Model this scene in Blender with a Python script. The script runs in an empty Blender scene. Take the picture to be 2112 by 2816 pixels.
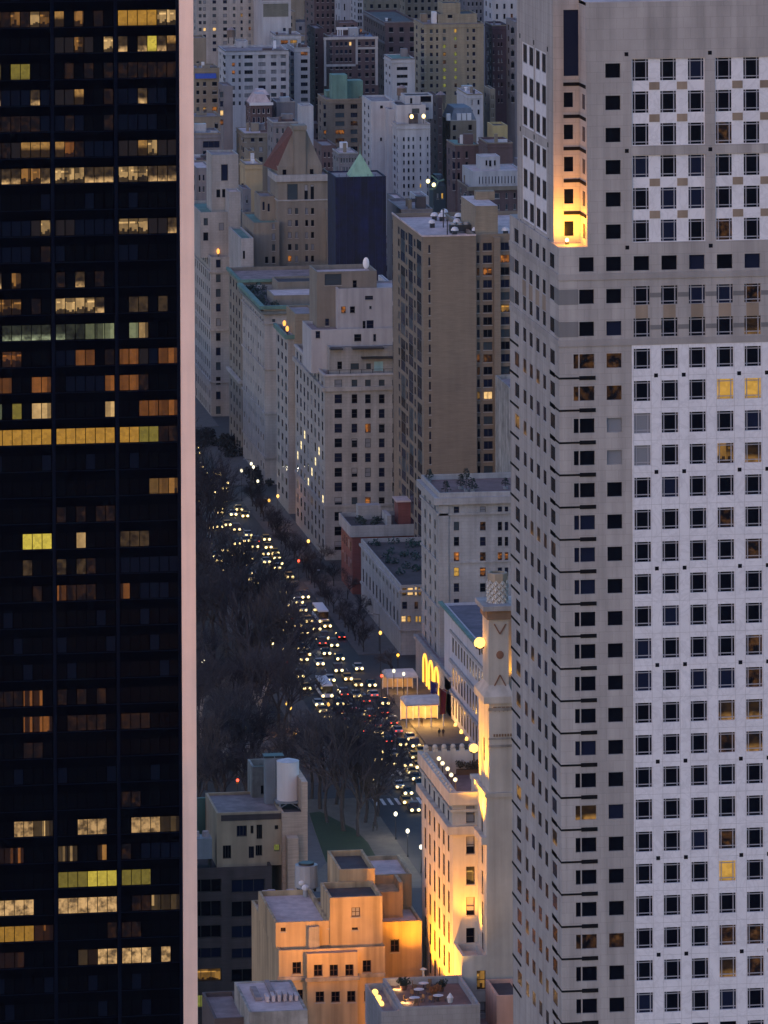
import bpy, math, random
from mathutils import Vector, Matrix

# ------------------------------------------------------------------ camera, sky, exposure
SC = bpy.context.scene
COL = SC.collection
R = math.radians
F, CAMH, CAMX, TH, ROLL = 16000.0, 254.0, -197.8, 0.14681, 0.0045
cam = bpy.data.cameras.new("camera")
cam.sensor_fit = 'HORIZONTAL'; cam.sensor_width = 36.0
cam.lens = F / 2112 * 36.0
cam.shift_x = 2668 * math.sin(ROLL) / 2112
cam.shift_y = -2668 * math.cos(ROLL) / 2112
cam.clip_start = 5.0; cam.clip_end = 9000.0
camo = bpy.data.objects.new("camera", cam); COL.objects.link(camo)
camo.matrix_world = (Matrix.Translation((CAMX, 0, CAMH)) @ Matrix.Rotation(-TH, 4, 'Z')
                     @ Matrix.Rotation(R(90), 4, 'X') @ Matrix.Rotation(-ROLL, 4, 'Z'))
SC.camera = camo
SC.view_settings.view_transform = 'Standard'; SC.view_settings.look = 'None'
EXPO = 2.0; K = 2.0 ** -EXPO            # dusk: the photograph is exposed for the shade
SC.view_settings.exposure = EXPO; SC.view_settings.gamma = 1.0
SUN_EL, SUN_ROT = R(3.0), R(215)
w = bpy.data.worlds.new("World"); SC.world = w; w.use_nodes = True
nt = w.node_tree; bg = nt.nodes['Background']
sky = nt.nodes.new('ShaderNodeTexSky'); sky.sky_type = 'NISHITA'; sky.sun_disc = False
sky.sun_elevation = SUN_EL; sky.sun_rotation = SUN_ROT
sky.air_density = 1.0; sky.dust_density = 0.5; sky.ozone_density = 3.5
nt.links.new(sky.outputs[0], bg.inputs[0]); bg.inputs[1].default_value = 0.15
sl = bpy.data.lights.new("sunset_glow", 'SUN'); sl.energy = 0.225; sl.angle = R(120); sl.color = (1.0, 0.62, 0.76)
so = bpy.data.objects.new("sunset_glow", sl); COL.objects.link(so)
so.rotation_euler = (R(50), 0, R(-45))          # the afterglow comes from behind the camera, low in the south-west
SC.cycles.use_denoising = True
SC.cycles.max_bounces = 4; SC.cycles.diffuse_bounces = 2; SC.cycles.glossy_bounces = 2
SC.cycles.sample_clamp_indirect = 2.0

# ------------------------------------------------------------------ photograph coordinates -> world (x east, y north, z up)
FW = Vector((math.sin(TH), math.cos(TH), 0)); RT = Vector((math.cos(TH), -math.sin(TH), 0)); EYE = Vector((CAMX, 0, CAMH))
def ray(px, py):
    dx, dy = px - 1056, py - 1408
    tx, tz = (dx - ROLL * dy) / F, (dy + ROLL * dx + 2668) / F
    return FW + RT * tx + Vector((0, 0, -tz))
def on_x(px, py, X): d = ray(px, py); return EYE + d * ((X - CAMX) / d.x)
def on_y(px, py, Y): d = ray(px, py); return EYE + d * (Y / d.y)
def on_z(px, py, Z=0.0): d = ray(px, py); return EYE + d * ((Z - CAMH) / d.z)
def raw(p):
    v = Vector(p) - EYE; Y = v.dot(FW); lx = v.dot(RT) / Y * F; ly = -v.z / Y * F - 2668
    return 1056 + lx + ROLL * ly, 1408 + ly - ROLL * lx

# ------------------------------------------------------------------ mesh helpers
class MB:
    def __init__(s): s.v, s.f, s.m, s.c = [], [], [], []
    def cut(s): s.c.append((len(s.v), len(s.f)))          # ends one piece; split() makes each piece an object
    def quad(s, a, b, c, d, m=0):
        i = len(s.v); s.v += [tuple(a), tuple(b), tuple(c), tuple(d)]; s.f.append((i, i+1, i+2, i+3)); s.m.append(m)
    def poly(s, pts, m=0):
        i = len(s.v); s.v += [tuple(p) for p in pts]; s.f.append(tuple(range(i, i+len(pts)))); s.m.append(m)
    def box(s, x0, x1, y0, y1, z0, z1, m=0):
        i = len(s.v)
        s.v += [(x0,y0,z0),(x1,y0,z0),(x1,y1,z0),(x0,y1,z0),(x0,y0,z1),(x1,y0,z1),(x1,y1,z1),(x0,y1,z1)]
        for f in ((0,3,2,1),(4,5,6,7),(0,1,5,4),(1,2,6,5),(2,3,7,6),(3,0,4,7)):
            s.f.append(tuple(i+k for k in f)); s.m.append(m)
    def prism(s, pts, z0, z1, m=0):          # vertical prism over a ccw polygon in plan
        n = len(pts)
        s.poly([(x, y, z1) for x, y in pts], m); s.poly([(x, y, z0) for x, y in reversed(pts)], m)
        for k in range(n):
            a, b = pts[k], pts[(k+1) % n]; s.quad((a[0],a[1],z0),(b[0],b[1],z0),(b[0],b[1],z1),(a[0],a[1],z1), m)
    def cyl(s, x, y, z0, z1, r0, r1=None, n=10, m=0, cap=True):
        r1 = r0 if r1 is None else r1
        A = [(x+r0*math.cos(2*math.pi*k/n+.39), y+r0*math.sin(2*math.pi*k/n+.39), z0) for k in range(n)]
        B = [(x+r1*math.cos(2*math.pi*k/n+.39), y+r1*math.sin(2*math.pi*k/n+.39), z1) for k in range(n)]
        for k in range(n): s.quad(A[k], A[(k+1)%n], B[(k+1)%n], B[k], m)
        if cap: s.poly(B, m); s.poly(A[::-1], m)
    def tube(s, a, b, r0, r1, n=4, m=0):
        a, b = Vector(a), Vector(b); d = (b-a)
        if d.length < 1e-5: return
        d.normalize(); u = d.orthogonal().normalized(); v = d.cross(u)
        A = [a+(u*math.cos(2*math.pi*k/n)+v*math.sin(2*math.pi*k/n))*r0 for k in range(n)]
        B = [b+(u*math.cos(2*math.pi*k/n)+v*math.sin(2*math.pi*k/n))*r1 for k in range(n)]
        for k in range(n): s.quad(A[k], A[(k+1)%n], B[(k+1)%n], B[k], m)
    def ball(s, c, r, sx=1, sy=1, sz=1, nu=8, nv=5, m=0):
        P = [[(c[0]+r*sx*math.sin(math.pi*j/nv)*math.cos(2*math.pi*i/nu), c[1]+r*sy*math.sin(math.pi*j/nv)*math.sin(2*math.pi*i/nu), c[2]+r*sz*math.cos(math.pi*j/nv)) for i in range(nu)] for j in range(nv+1)]
        for j in range(nv):
            for i in range(nu): s.quad(P[j][i], P[j+1][i], P[j+1][(i+1)%nu], P[j][(i+1)%nu], m)
    def mesh(s, name, mats, smooth=False):
        me = bpy.data.meshes.new(name); me.from_pydata(s.v, [], s.f)
        for mt in (mats if isinstance(mats, (list, tuple)) else [mats]): me.materials.append(mt)
        me.polygons.foreach_set('material_index', s.m)
        if smooth: me.polygons.foreach_set('use_smooth', [True]*len(s.f))
        me.update(); return me
    def build(s, name, mats, parent=None, smooth=False, **kw):
        o = bpy.data.objects.new(name, s.mesh(name, mats, smooth)); COL.objects.link(o)
        if parent is not None:
            o.parent = parent
            lo = Vector(parent.get('_o', (0,0,0)))
            if lo.length > 0: o.location = -lo
        for k, v in kw.items(): o[k] = v
        return o

def leaves(m, c, r, n, rd, sz=.3, fl=.8):
    for k in range(n):
        d = Vector((rd.gauss(0,1), rd.gauss(0,1), rd.gauss(0,1))); d.normalize(); p = Vector(c)+Vector((d.x,d.y,d.z*fl))*r*rd.random()**.4
        u = Vector((rd.gauss(0,1), rd.gauss(0,1), rd.gauss(0,1))).normalized(); v = u.orthogonal().normalized(); q = sz*rd.uniform(.6,1.4)
        m.quad(p-u*q-v*q*.5, p+u*q*.3-v*q*.6, p+u*q+v*q*.5, p-u*q*.3+v*q*.6)

def link(name, me, parent=None, loc=(0,0,0), rz=0.0):
    o = bpy.data.objects.new(name, me); COL.objects.link(o)
    if parent is not None: o.parent = parent
    o.location = loc; o.rotation_euler = (0, 0, rz); return o
def thing(name, label, cat, loc=(0,0,0), rz=0.0, group=None):
    o = link(name, None, None, loc, rz); o.empty_display_size = 1
    return tag(o, label, cat, group)
def tag(o, label, cat, group=None, kind=None):
    if label: o['label'] = label
    if cat: o['category'] = cat
    if group: o['group'] = group
    if kind: o['kind'] = kind
    return o
def copy_tree(o, parent=None):
    c = o.copy(); COL.objects.link(c)
    if parent is not None: c.parent = parent; c.matrix_parent_inverse = o.matrix_parent_inverse.copy()
    for ch in o.children: copy_tree(ch, c)
    return c

# ------------------------------------------------------------------ materials
MATS = {}
def principled(name):
    m = bpy.data.materials.new(name); m.use_nodes = True
    return m, m.node_tree, m.node_tree.nodes['Principled BSDF']
def N(nt, typ, **kw):
    n = nt.nodes.new(typ)
    for k, v in kw.items(): setattr(n, k, v)
    return n
def wallmat(name, c, var=.18, rough=.85, brick=None, streak=.25, scale=.12, panel=None):
    if name in MATS: return MATS[name]
    m, nt, b = principled(name); L = nt.links.new
    tc = N(nt, 'ShaderNodeTexCoord'); n1 = N(nt, 'ShaderNodeTexNoise'); n1.inputs['Scale'].default_value = scale; n1.inputs['Detail'].default_value = 6; n1.inputs['Roughness'].default_value = .65
    L(tc.outputs['Object'], n1.inputs['Vector'])
    mp = N(nt, 'ShaderNodeMapping'); mp.inputs['Scale'].default_value = (.9, .9, .05); L(tc.outputs['Object'], mp.inputs['Vector'])
    n2 = N(nt, 'ShaderNodeTexNoise'); n2.inputs['Scale'].default_value = .8; n2.inputs['Detail'].default_value = 4; L(mp.outputs[0], n2.inputs['Vector'])
    r1 = N(nt, 'ShaderNodeMapRange'); r1.inputs['From Min'].default_value = .3; r1.inputs['From Max'].default_value = .7; r1.inputs['To Min'].default_value = 1-var; r1.inputs['To Max'].default_value = 1+var; L(n1.outputs['Fac'], r1.inputs['Value'])
    r2 = N(nt, 'ShaderNodeMapRange'); r2.inputs['From Min'].default_value = .35; r2.inputs['From Max'].default_value = .7; r2.inputs['To Min'].default_value = 1; r2.inputs['To Max'].default_value = 1-streak; L(n2.outputs['Fac'], r2.inputs['Value'])
    mu = N(nt, 'ShaderNodeMath', operation='MULTIPLY'); L(r1.outputs[0], mu.inputs[0]); L(r2.outputs[0], mu.inputs[1])
    last = mu.outputs[0]
    if brick:       # fine course-by-course variation
        mp2 = N(nt, 'ShaderNodeMapping'); mp2.inputs['Scale'].default_value = (.35, .35, brick); L(tc.outputs['Object'], mp2.inputs['Vector'])
        n3 = N(nt, 'ShaderNodeTexNoise'); n3.inputs['Scale'].default_value = 1.0; n3.inputs['Detail'].default_value = 2; L(mp2.outputs[0], n3.inputs['Vector'])
        r3 = N(nt, 'ShaderNodeMapRange'); r3.inputs['From Min'].default_value = .3; r3.inputs['From Max'].default_value = .7; r3.inputs['To Min'].default_value = .86; r3.inputs['To Max'].default_value = 1.12; L(n3.outputs['Fac'], r3.inputs['Value'])
        m2 = N(nt, 'ShaderNodeMath', operation='MULTIPLY'); L(last, m2.inputs[0]); L(r3.outputs[0], m2.inputs[1]); last = m2.outputs[0]
    if panel:       # cut stone blocks: each a slightly different tone, with thin joints
        sp = N(nt, 'ShaderNodeSeparateXYZ'); L(tc.outputs['Object'], sp.inputs[0]); sm = N(nt, 'ShaderNodeMath', operation='ADD'); L(sp.outputs[0], sm.inputs[0]); L(sp.outputs[1], sm.inputs[1])
        cb = N(nt, 'ShaderNodeCombineXYZ'); L(sm.outputs[0], cb.inputs[0]); L(sp.outputs[2], cb.inputs[1])
        bt = N(nt, 'ShaderNodeTexBrick'); bt.inputs['Scale'].default_value = 1; bt.inputs['Brick Width'].default_value = panel[0]; bt.inputs['Row Height'].default_value = panel[1]; bt.inputs['Mortar Size'].default_value = .035; bt.inputs['Mortar Smooth'].default_value = .3
        bt.inputs['Color1'].default_value = (.965,.965,.965,1); bt.inputs['Color2'].default_value = (1.035,1.035,1.035,1); bt.inputs['Mortar'].default_value = (.84,.84,.84,1); L(cb.outputs[0], bt.inputs['Vector'])
        m3 = N(nt, 'ShaderNodeMath', operation='MULTIPLY'); L(last, m3.inputs[0]); L(bt.outputs['Color'], m3.inputs[1]); last = m3.outputs[0]
    mx = N(nt, 'ShaderNodeVectorMath', operation='SCALE'); mx.inputs[0].default_value = c; L(last, mx.inputs['Scale'])
    L(mx.outputs[0], b.inputs['Base Color']); b.inputs['Roughness'].default_value = rough
    MATS[name] = m; return m
def flat(name, c, rough=.6, metal=0.0, spec=.5):
    if name in MATS: return MATS[name]
    m, nt, b = principled(name); b.inputs['Base Color'].default_value = (*c, 1); b.inputs['Roughness'].default_value = rough; b.inputs['Metallic'].default_value = metal
    b.inputs['Specular IOR Level'].default_value = spec
    MATS[name] = m; return m
def glow(name, c, s):
    if name in MATS: return MATS[name]
    m, nt, b = principled(name); b.inputs['Base Color'].default_value = (.02,.02,.02,1)
    b.inputs['Emission Color'].default_value = (*c, 1); b.inputs['Emission Strength'].default_value = s * K
    MATS[name] = m; return m
def lit(name, c, s, mode='clutter', dens=.5):
    """A lit room seen through glass: ceiling, furniture and blinds make bright and dark patches; every window differs."""
    if name in MATS: return MATS[name]
    m, nt, b = principled(name); L = nt.links.new
    b.inputs['Base Color'].default_value = (.008,.008,.012,1); b.inputs['Roughness'].default_value = .3; b.inputs['Specular IOR Level'].default_value = .06
    tc = N(nt, 'ShaderNodeTexCoord'); oi = N(nt, 'ShaderNodeObjectInfo')
    ad = N(nt, 'ShaderNodeVectorMath', operation='ADD'); sc = N(nt, 'ShaderNodeVectorMath', operation='SCALE'); sc.inputs[0].default_value = (37., 11., 53.)
    L(oi.outputs['Random'], sc.inputs['Scale']); L(tc.outputs['Object'], ad.inputs[0]); L(sc.outputs[0], ad.inputs[1])
    sep = N(nt, 'ShaderNodeSeparateXYZ'); L(tc.outputs['Generated'], sep.inputs[0])
    vo = N(nt, 'ShaderNodeTexVoronoi', distance='CHEBYCHEV'); vo.inputs['Scale'].default_value = 2.2; L(ad.outputs[0], vo.inputs['Vector'])
    vs = N(nt, 'ShaderNodeSeparateXYZ'); L(vo.outputs['Color'], vs.inputs[0])
    no = N(nt, 'ShaderNodeTexNoise'); no.inputs['Scale'].default_value = 1.3; no.inputs['Detail'].default_value = 5; L(ad.outputs[0], no.inputs['Vector'])
    fac = None
    def rng(src, a, bb, lo, hi):
        r = N(nt, 'ShaderNodeMapRange'); r.inputs['From Min'].default_value = a; r.inputs['From Max'].default_value = bb; r.inputs['To Min'].default_value = lo; r.inputs['To Max'].default_value = hi; L(src, r.inputs['Value']); return r.outputs[0]
    def mul(a, bb):
        q = N(nt, 'ShaderNodeMath', operation='MULTIPLY'); L(a, q.inputs[0]); L(bb, q.inputs[1]); return q.outputs[0]
    if mode == 'clutter':   # desks and partitions in silhouette, walls of differing brightness, ceiling fixtures, part-drawn blinds
        sx = N(nt, 'ShaderNodeSeparateXYZ'); L(ad.outputs[0], sx.inputs[0]); Z = sep.outputs[2]
        def mth(op, p, q):
            n_ = N(nt, 'ShaderNodeMath', operation=op)
            for i_, v_ in enumerate((p, q)):
                if isinstance(v_, (int, float)): n_.inputs[i_].default_value = v_
                elif v_ is not None: L(v_, n_.inputs[i_])
            return n_.outputs[0]
        def cell(f_, off): 
            wn = N(nt, 'ShaderNodeTexWhiteNoise', noise_dimensions='1D'); L(mth('FLOOR', mth('MULTIPLY', mth('ADD', sx.outputs[0], off), f_), None), wn.inputs['W']); return wn.outputs['Value']
        desk = mth('GREATER_THAN', Z, rng(cell(2.7, 3.1), 0, 1, .10, .16+.62*dens))
        wall = rng(cell(1.05, 7.7), 0, 1, .22, 1.0)
        blind = rng(mth('GREATER_THAN', Z, rng(cell(.8, 1.3), 0, 1, .55, 1.25)), 0, 1, 1, .30)
        strip = mth('MULTIPLY', mth('GREATER_THAN', cell(1.9, 9.2), .55), mth('LESS_THAN', mth('ABSOLUTE', mth('SUBTRACT', Z, .74), None), .055))
        fac = mul(mul(mth('ADD', mul(wall, rng(desk, 0, 1, .10, 1)), mth('MULTIPLY', strip, .9)), blind), rng(no.outputs['Fac'], .35, .65, .75, 1.1))
    if mode == 'solid':   fac = mul(rng(vs.outputs[0], 0, 1, .72, 1.05), rng(sep.outputs[2], 0, .25, .6, 1))
    if mode == 'low':     fac = mul(rng(sep.outputs[2], .1, .42, 1.3, .1), rng(no.outputs['Fac'], .35, .62, .2, 1.2))
    if mode == 'top':     fac = mul(rng(sep.outputs[2], .45, .7, .07, 1), rng(vs.outputs[1], 0, 1, .6, 1.1))
    if mode == 'dim':     fac = mul(rng(no.outputs['Fac'], .42, .66, 0, 1), rng(vs.outputs[0], 0, 1, .4, 1))
    vm = N(nt, 'ShaderNodeVectorMath', operation='SCALE'); vm.inputs[0].default_value = c; L(fac, vm.inputs['Scale'])
    L(vm.outputs[0], b.inputs['Emission Color']); b.inputs['Emission Strength'].default_value = s * K * .8
    MATS[name] = m; return m
def marblemat(name, c, vein):
    m, nt, b = principled(name); L = nt.links.new
    tc = N(nt, 'ShaderNodeTexCoord'); n0 = N(nt, 'ShaderNodeTexNoise'); n0.inputs['Scale'].default_value = .35; n0.inputs['Detail'].default_value = 7; n0.inputs['Distortion'].default_value = 2.2; L(tc.outputs['Object'], n0.inputs['Vector'])
    cr = N(nt, 'ShaderNodeValToRGB'); e = cr.color_ramp.elements; e[0].position = .44; e[0].color = (*c, 1); e[1].position = .56; e[1].color = (*c, 1)
    x = e.new(.5); x.color = (*vein, 1); L(n0.outputs['Fac'], cr.inputs[0])
    n1 = N(nt, 'ShaderNodeTexNoise'); n1.inputs['Scale'].default_value = .5; n1.inputs['Detail'].default_value = 4; L(tc.outputs['Object'], n1.inputs['Vector'])
    r = N(nt, 'ShaderNodeMapRange'); r.inputs['To Min'].default_value = .84; r.inputs['To Max'].default_value = 1.12; L(n1.outputs['Fac'], r.inputs['Value'])
    vm = N(nt, 'ShaderNodeVectorMath', operation='SCALE'); L(cr.outputs[0], vm.inputs[0]); L(r.outputs[0], vm.inputs['Scale']); L(vm.outputs[0], b.inputs['Base Color']); b.inputs['Roughness'].default_value = .5
    MATS[name] = m; return m
def blindmat(name, c, dark):
    m, nt, b = principled(name); L = nt.links.new
    tc = N(nt, 'ShaderNodeTexCoord'); oi = N(nt, 'ShaderNodeObjectInfo'); sep = N(nt, 'ShaderNodeSeparateXYZ'); L(tc.outputs['Generated'], sep.inputs[0])
    gt = N(nt, 'ShaderNodeMath', operation='GREATER_THAN'); L(sep.outputs[2], gt.inputs[0]); L(oi.outputs['Random'], gt.inputs[1])
    mx = N(nt, 'ShaderNodeMix', data_type='RGBA'); L(gt.outputs[0], mx.inputs[0]); mx.inputs[6].default_value = (*dark, 1); mx.inputs[7].default_value = (*c, 1)
    L(mx.outputs[2], b.inputs['Base Color']); b.inputs['Roughness'].default_value = .35; b.inputs['Specular IOR Level'].default_value = .08; MATS[name] = m; return m

G_BLACK = flat('black glass', (.003,.004,.009), .25, spec=.06)
G_NAVY = flat('navy glass', (.010,.014,.036), .25, spec=.08)
G_TEAL = flat('grey glass', (.045,.06,.075), .3, spec=.1)
G_PALE = flat('curtained glass', (.19,.20,.23), .5, spec=.1)
G_BLIND = blindmat('half drawn blind', (.28,.28,.30), (.006,.008,.014))
L_AMB = lit('amber room', (1.0,.50,.11), .55, 'clutter', .35)
L_ORG = lit('orange room', (1.0,.33,.06), .55, 'clutter', .45)
L_YEL = lit('yellow room', (1.0,.55,.10), .72, 'solid')
L_SOFT = lit('soft amber room', (1.0,.50,.12), .26, 'low'); L_FAINT = lit('faint amber room', (1.0,.42,.10), .10, 'dim')
L_GRN = lit('green room', (.55,.58,.12), .42, 'solid')
L_DIM = lit('dim room', (.9,.36,.08), .16, 'dim')
L_HOT = lit('bright room', (1.0,.62,.25), 1.3, 'solid')
L_WHT = lit('bulb cluster', (1.0,.80,.42), 1.9, 'solid')
PANE = {'b': G_BLACK, 'n': G_NAVY, 't': G_TEAL, 'p': G_PALE, 'h': G_BLIND, 'a': L_AMB, 'o': L_ORG, 'y': L_YEL, 'g': L_GRN, 'd': L_DIM, 'H': L_HOT, 'W': L_WHT, 'e': L_SOFT, 'f': L_FAINT}
LITKEYS = set('aoygdHWef')
FR_DARK = flat('dark bronze frame', (.03,.028,.03), .5)
FR_GREY = flat('grey frame', (.29,.29,.33), .5)
FR_STONE = flat('pale frame', (.30,.28,.27), .7)
FR_WHITE = flat('white frame', (.55,.55,.58), .6)
BLACKM = flat('black metal', (.02,.02,.024), .5)
RUBBER = flat('tyre rubber', (.015,.015,.015), .8)
WHITEM = wallmat('white paint', (.62,.62,.66), .1)
GREYM = wallmat('galvanised metal', (.30,.31,.34), .2, .5)
COPPER = wallmat('green copper', (.105,.20,.175), .3)
RF_GREY = wallmat('grey roof', (.24,.195,.20), .35, scale=.25)
RF_DARK = wallmat('tar roof', (.055,.048,.055), .4, scale=.25)
RF_PALE = wallmat('pale roof', (.50,.41,.41), .25, scale=.25)
RF_RED = wallmat('brick paver roof', (.16,.10,.095), .3, scale=.25)

# ------------------------------------------------------------------ windows and buildings
WMESH = {}; WREC = .045      # the camera rakes along west fronts: their panes sit almost flush
def winmesh(w, h, style, thin=False):
    k = (round(w, 2), round(h, 2), style, thin)
    if k in WMESH: return WMESH[k]
    w, h = k[0], k[1]; b = MB(); t = min(.12, w*.09); D = .015 if thin else .07
    b.quad((-w/2,0,-h/2),(w/2,0,-h/2),(w/2,0,h/2),(-w/2,0,h/2), 1)
    def bar(x0, x1, z0, z1): b.box(x0, x1, -D, .01, z0, z1, 0)
    if style in ('sash', 'double', 'plain', 'cross') and not thin: b.box(-w/2-.12, w/2+.12, -.42, -.02, -h/2-.16, -h/2-.003, 2)
    if style not in ('bare', 'tower'):
        bar(-w/2, -w/2+t, -h/2, h/2); bar(w/2-t, w/2, -h/2, h/2); bar(-w/2+t, w/2-t, -h/2, -h/2+t); bar(-w/2+t, w/2-t, h/2-t, h/2)
    if style == 'sash': bar(-w/2+t, w/2-t, -t*.4, t*.4)
    if style == 'double': bar(-t*.5, t*.5, -h/2+t, h/2-t)
    if style == 'triple':
        for q in (-1, 1): bar(q*w/6-t*.4, q*w/6+t*.4, -h/2+t, h/2-t)
    if style == 'cross': bar(-t*.4, t*.4, -h/2+t, h/2-t); bar(-w/2+t, -t*.4, -t*.3, t*.3); bar(t*.4, w/2-t, -t*.3, t*.3)
    if style == 'tower':
        s = w*.36
        for q in (-1, 1): bar(q*s-.06, q*s+.06, -h/2, h/2)
        for z in (-h/2+.34, h/2-.28): bar(-w/2, -s-.06, z-.055, z+.055); bar(-s+.06, s-.06, z-.055, z+.055); bar(s+.06, w/2, z-.055, z+.055)
    me = b.mesh('window', [FR_DARK, G_BLACK, FR_STONE]); WMESH[k] = me; return me

def plane_wall(mb, mp, u0, u1, z0, z1, rects, dep, m=0, flip=False):
    """A wall with real openings: strips between the openings plus reveals of depth dep."""
    rc = [r for r in rects if r[0] > u0-1e-4 and r[1] < u1+1e-4 and r[2] > z0-1e-4 and r[3] < z1+1e-4]
    zs = sorted({round(z0,4), round(z1,4)} | {round(r[2],4) for r in rc} | {round(r[3],4) for r in rc})
    def Q(a, b, c, d):
        if flip: a, b, c, d = b, a, d, c
        mb.quad(a, b, c, d, m)
    band = None
    def emit(za, zb, spans):
        last = u0
        for a, b in spans:
            if a - last > 1e-3: Q(mp(last,za,0), mp(a,za,0), mp(a,zb,0), mp(last,zb,0))
            last = b
        if u1 - last > 1e-3: Q(mp(last,za,0), mp(u1,za,0), mp(u1,zb,0), mp(last,zb,0))
    pend = None
    for za, zb in zip(zs[:-1], zs[1:]):
        if zb - za < 1e-4: continue
        sp = tuple(sorted((r[0], r[1]) for r in rc if r[2] < zb-1e-4 and r[3] > za+1e-4))
        if pend and pend[2] == sp: pend = (pend[0], zb, sp)
        else:
            if pend: emit(*pend)
            pend = (za, zb, sp)
    if pend: emit(*pend)
    for r in rc:
        a, b, c, d = r[0], r[1], r[2], r[3]
        Q(mp(a,c,0), mp(b,c,0), mp(b,c,dep), mp(a,c,dep)); Q(mp(a,d,dep), mp(b,d,dep), mp(b,d,0), mp(a,d,0))
        Q(mp(a,c,dep), mp(a,d,dep), mp(a,d,0), mp(a,c,0)); Q(mp(b,c,0), mp(b,d,0), mp(b,d,dep), mp(b,c,dep))
def mapS(y): return lambda u, z, d: (u, y+d, z)
def mapW(x): return lambda u, z, d: (x+d, u, z)
def cols(a, b, n, wf, marg=0.0):
    a += marg; b -= marg; p = (b-a)/n; return [(a+p*(k+.5)-p*wf/2, a+p*(k+.5)+p*wf/2) for k in range(n)]
def rows(ztop, pitch, n, h): return [(ztop-h-k*pitch, ztop-k*pitch) for k in range(n)]
def grid(us, zs, kind=None): return [(a, b, c, d, kind) for c, d in zs for a, b in us]
DEFW = 'bbbbbbnnnnntthhpp'
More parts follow.
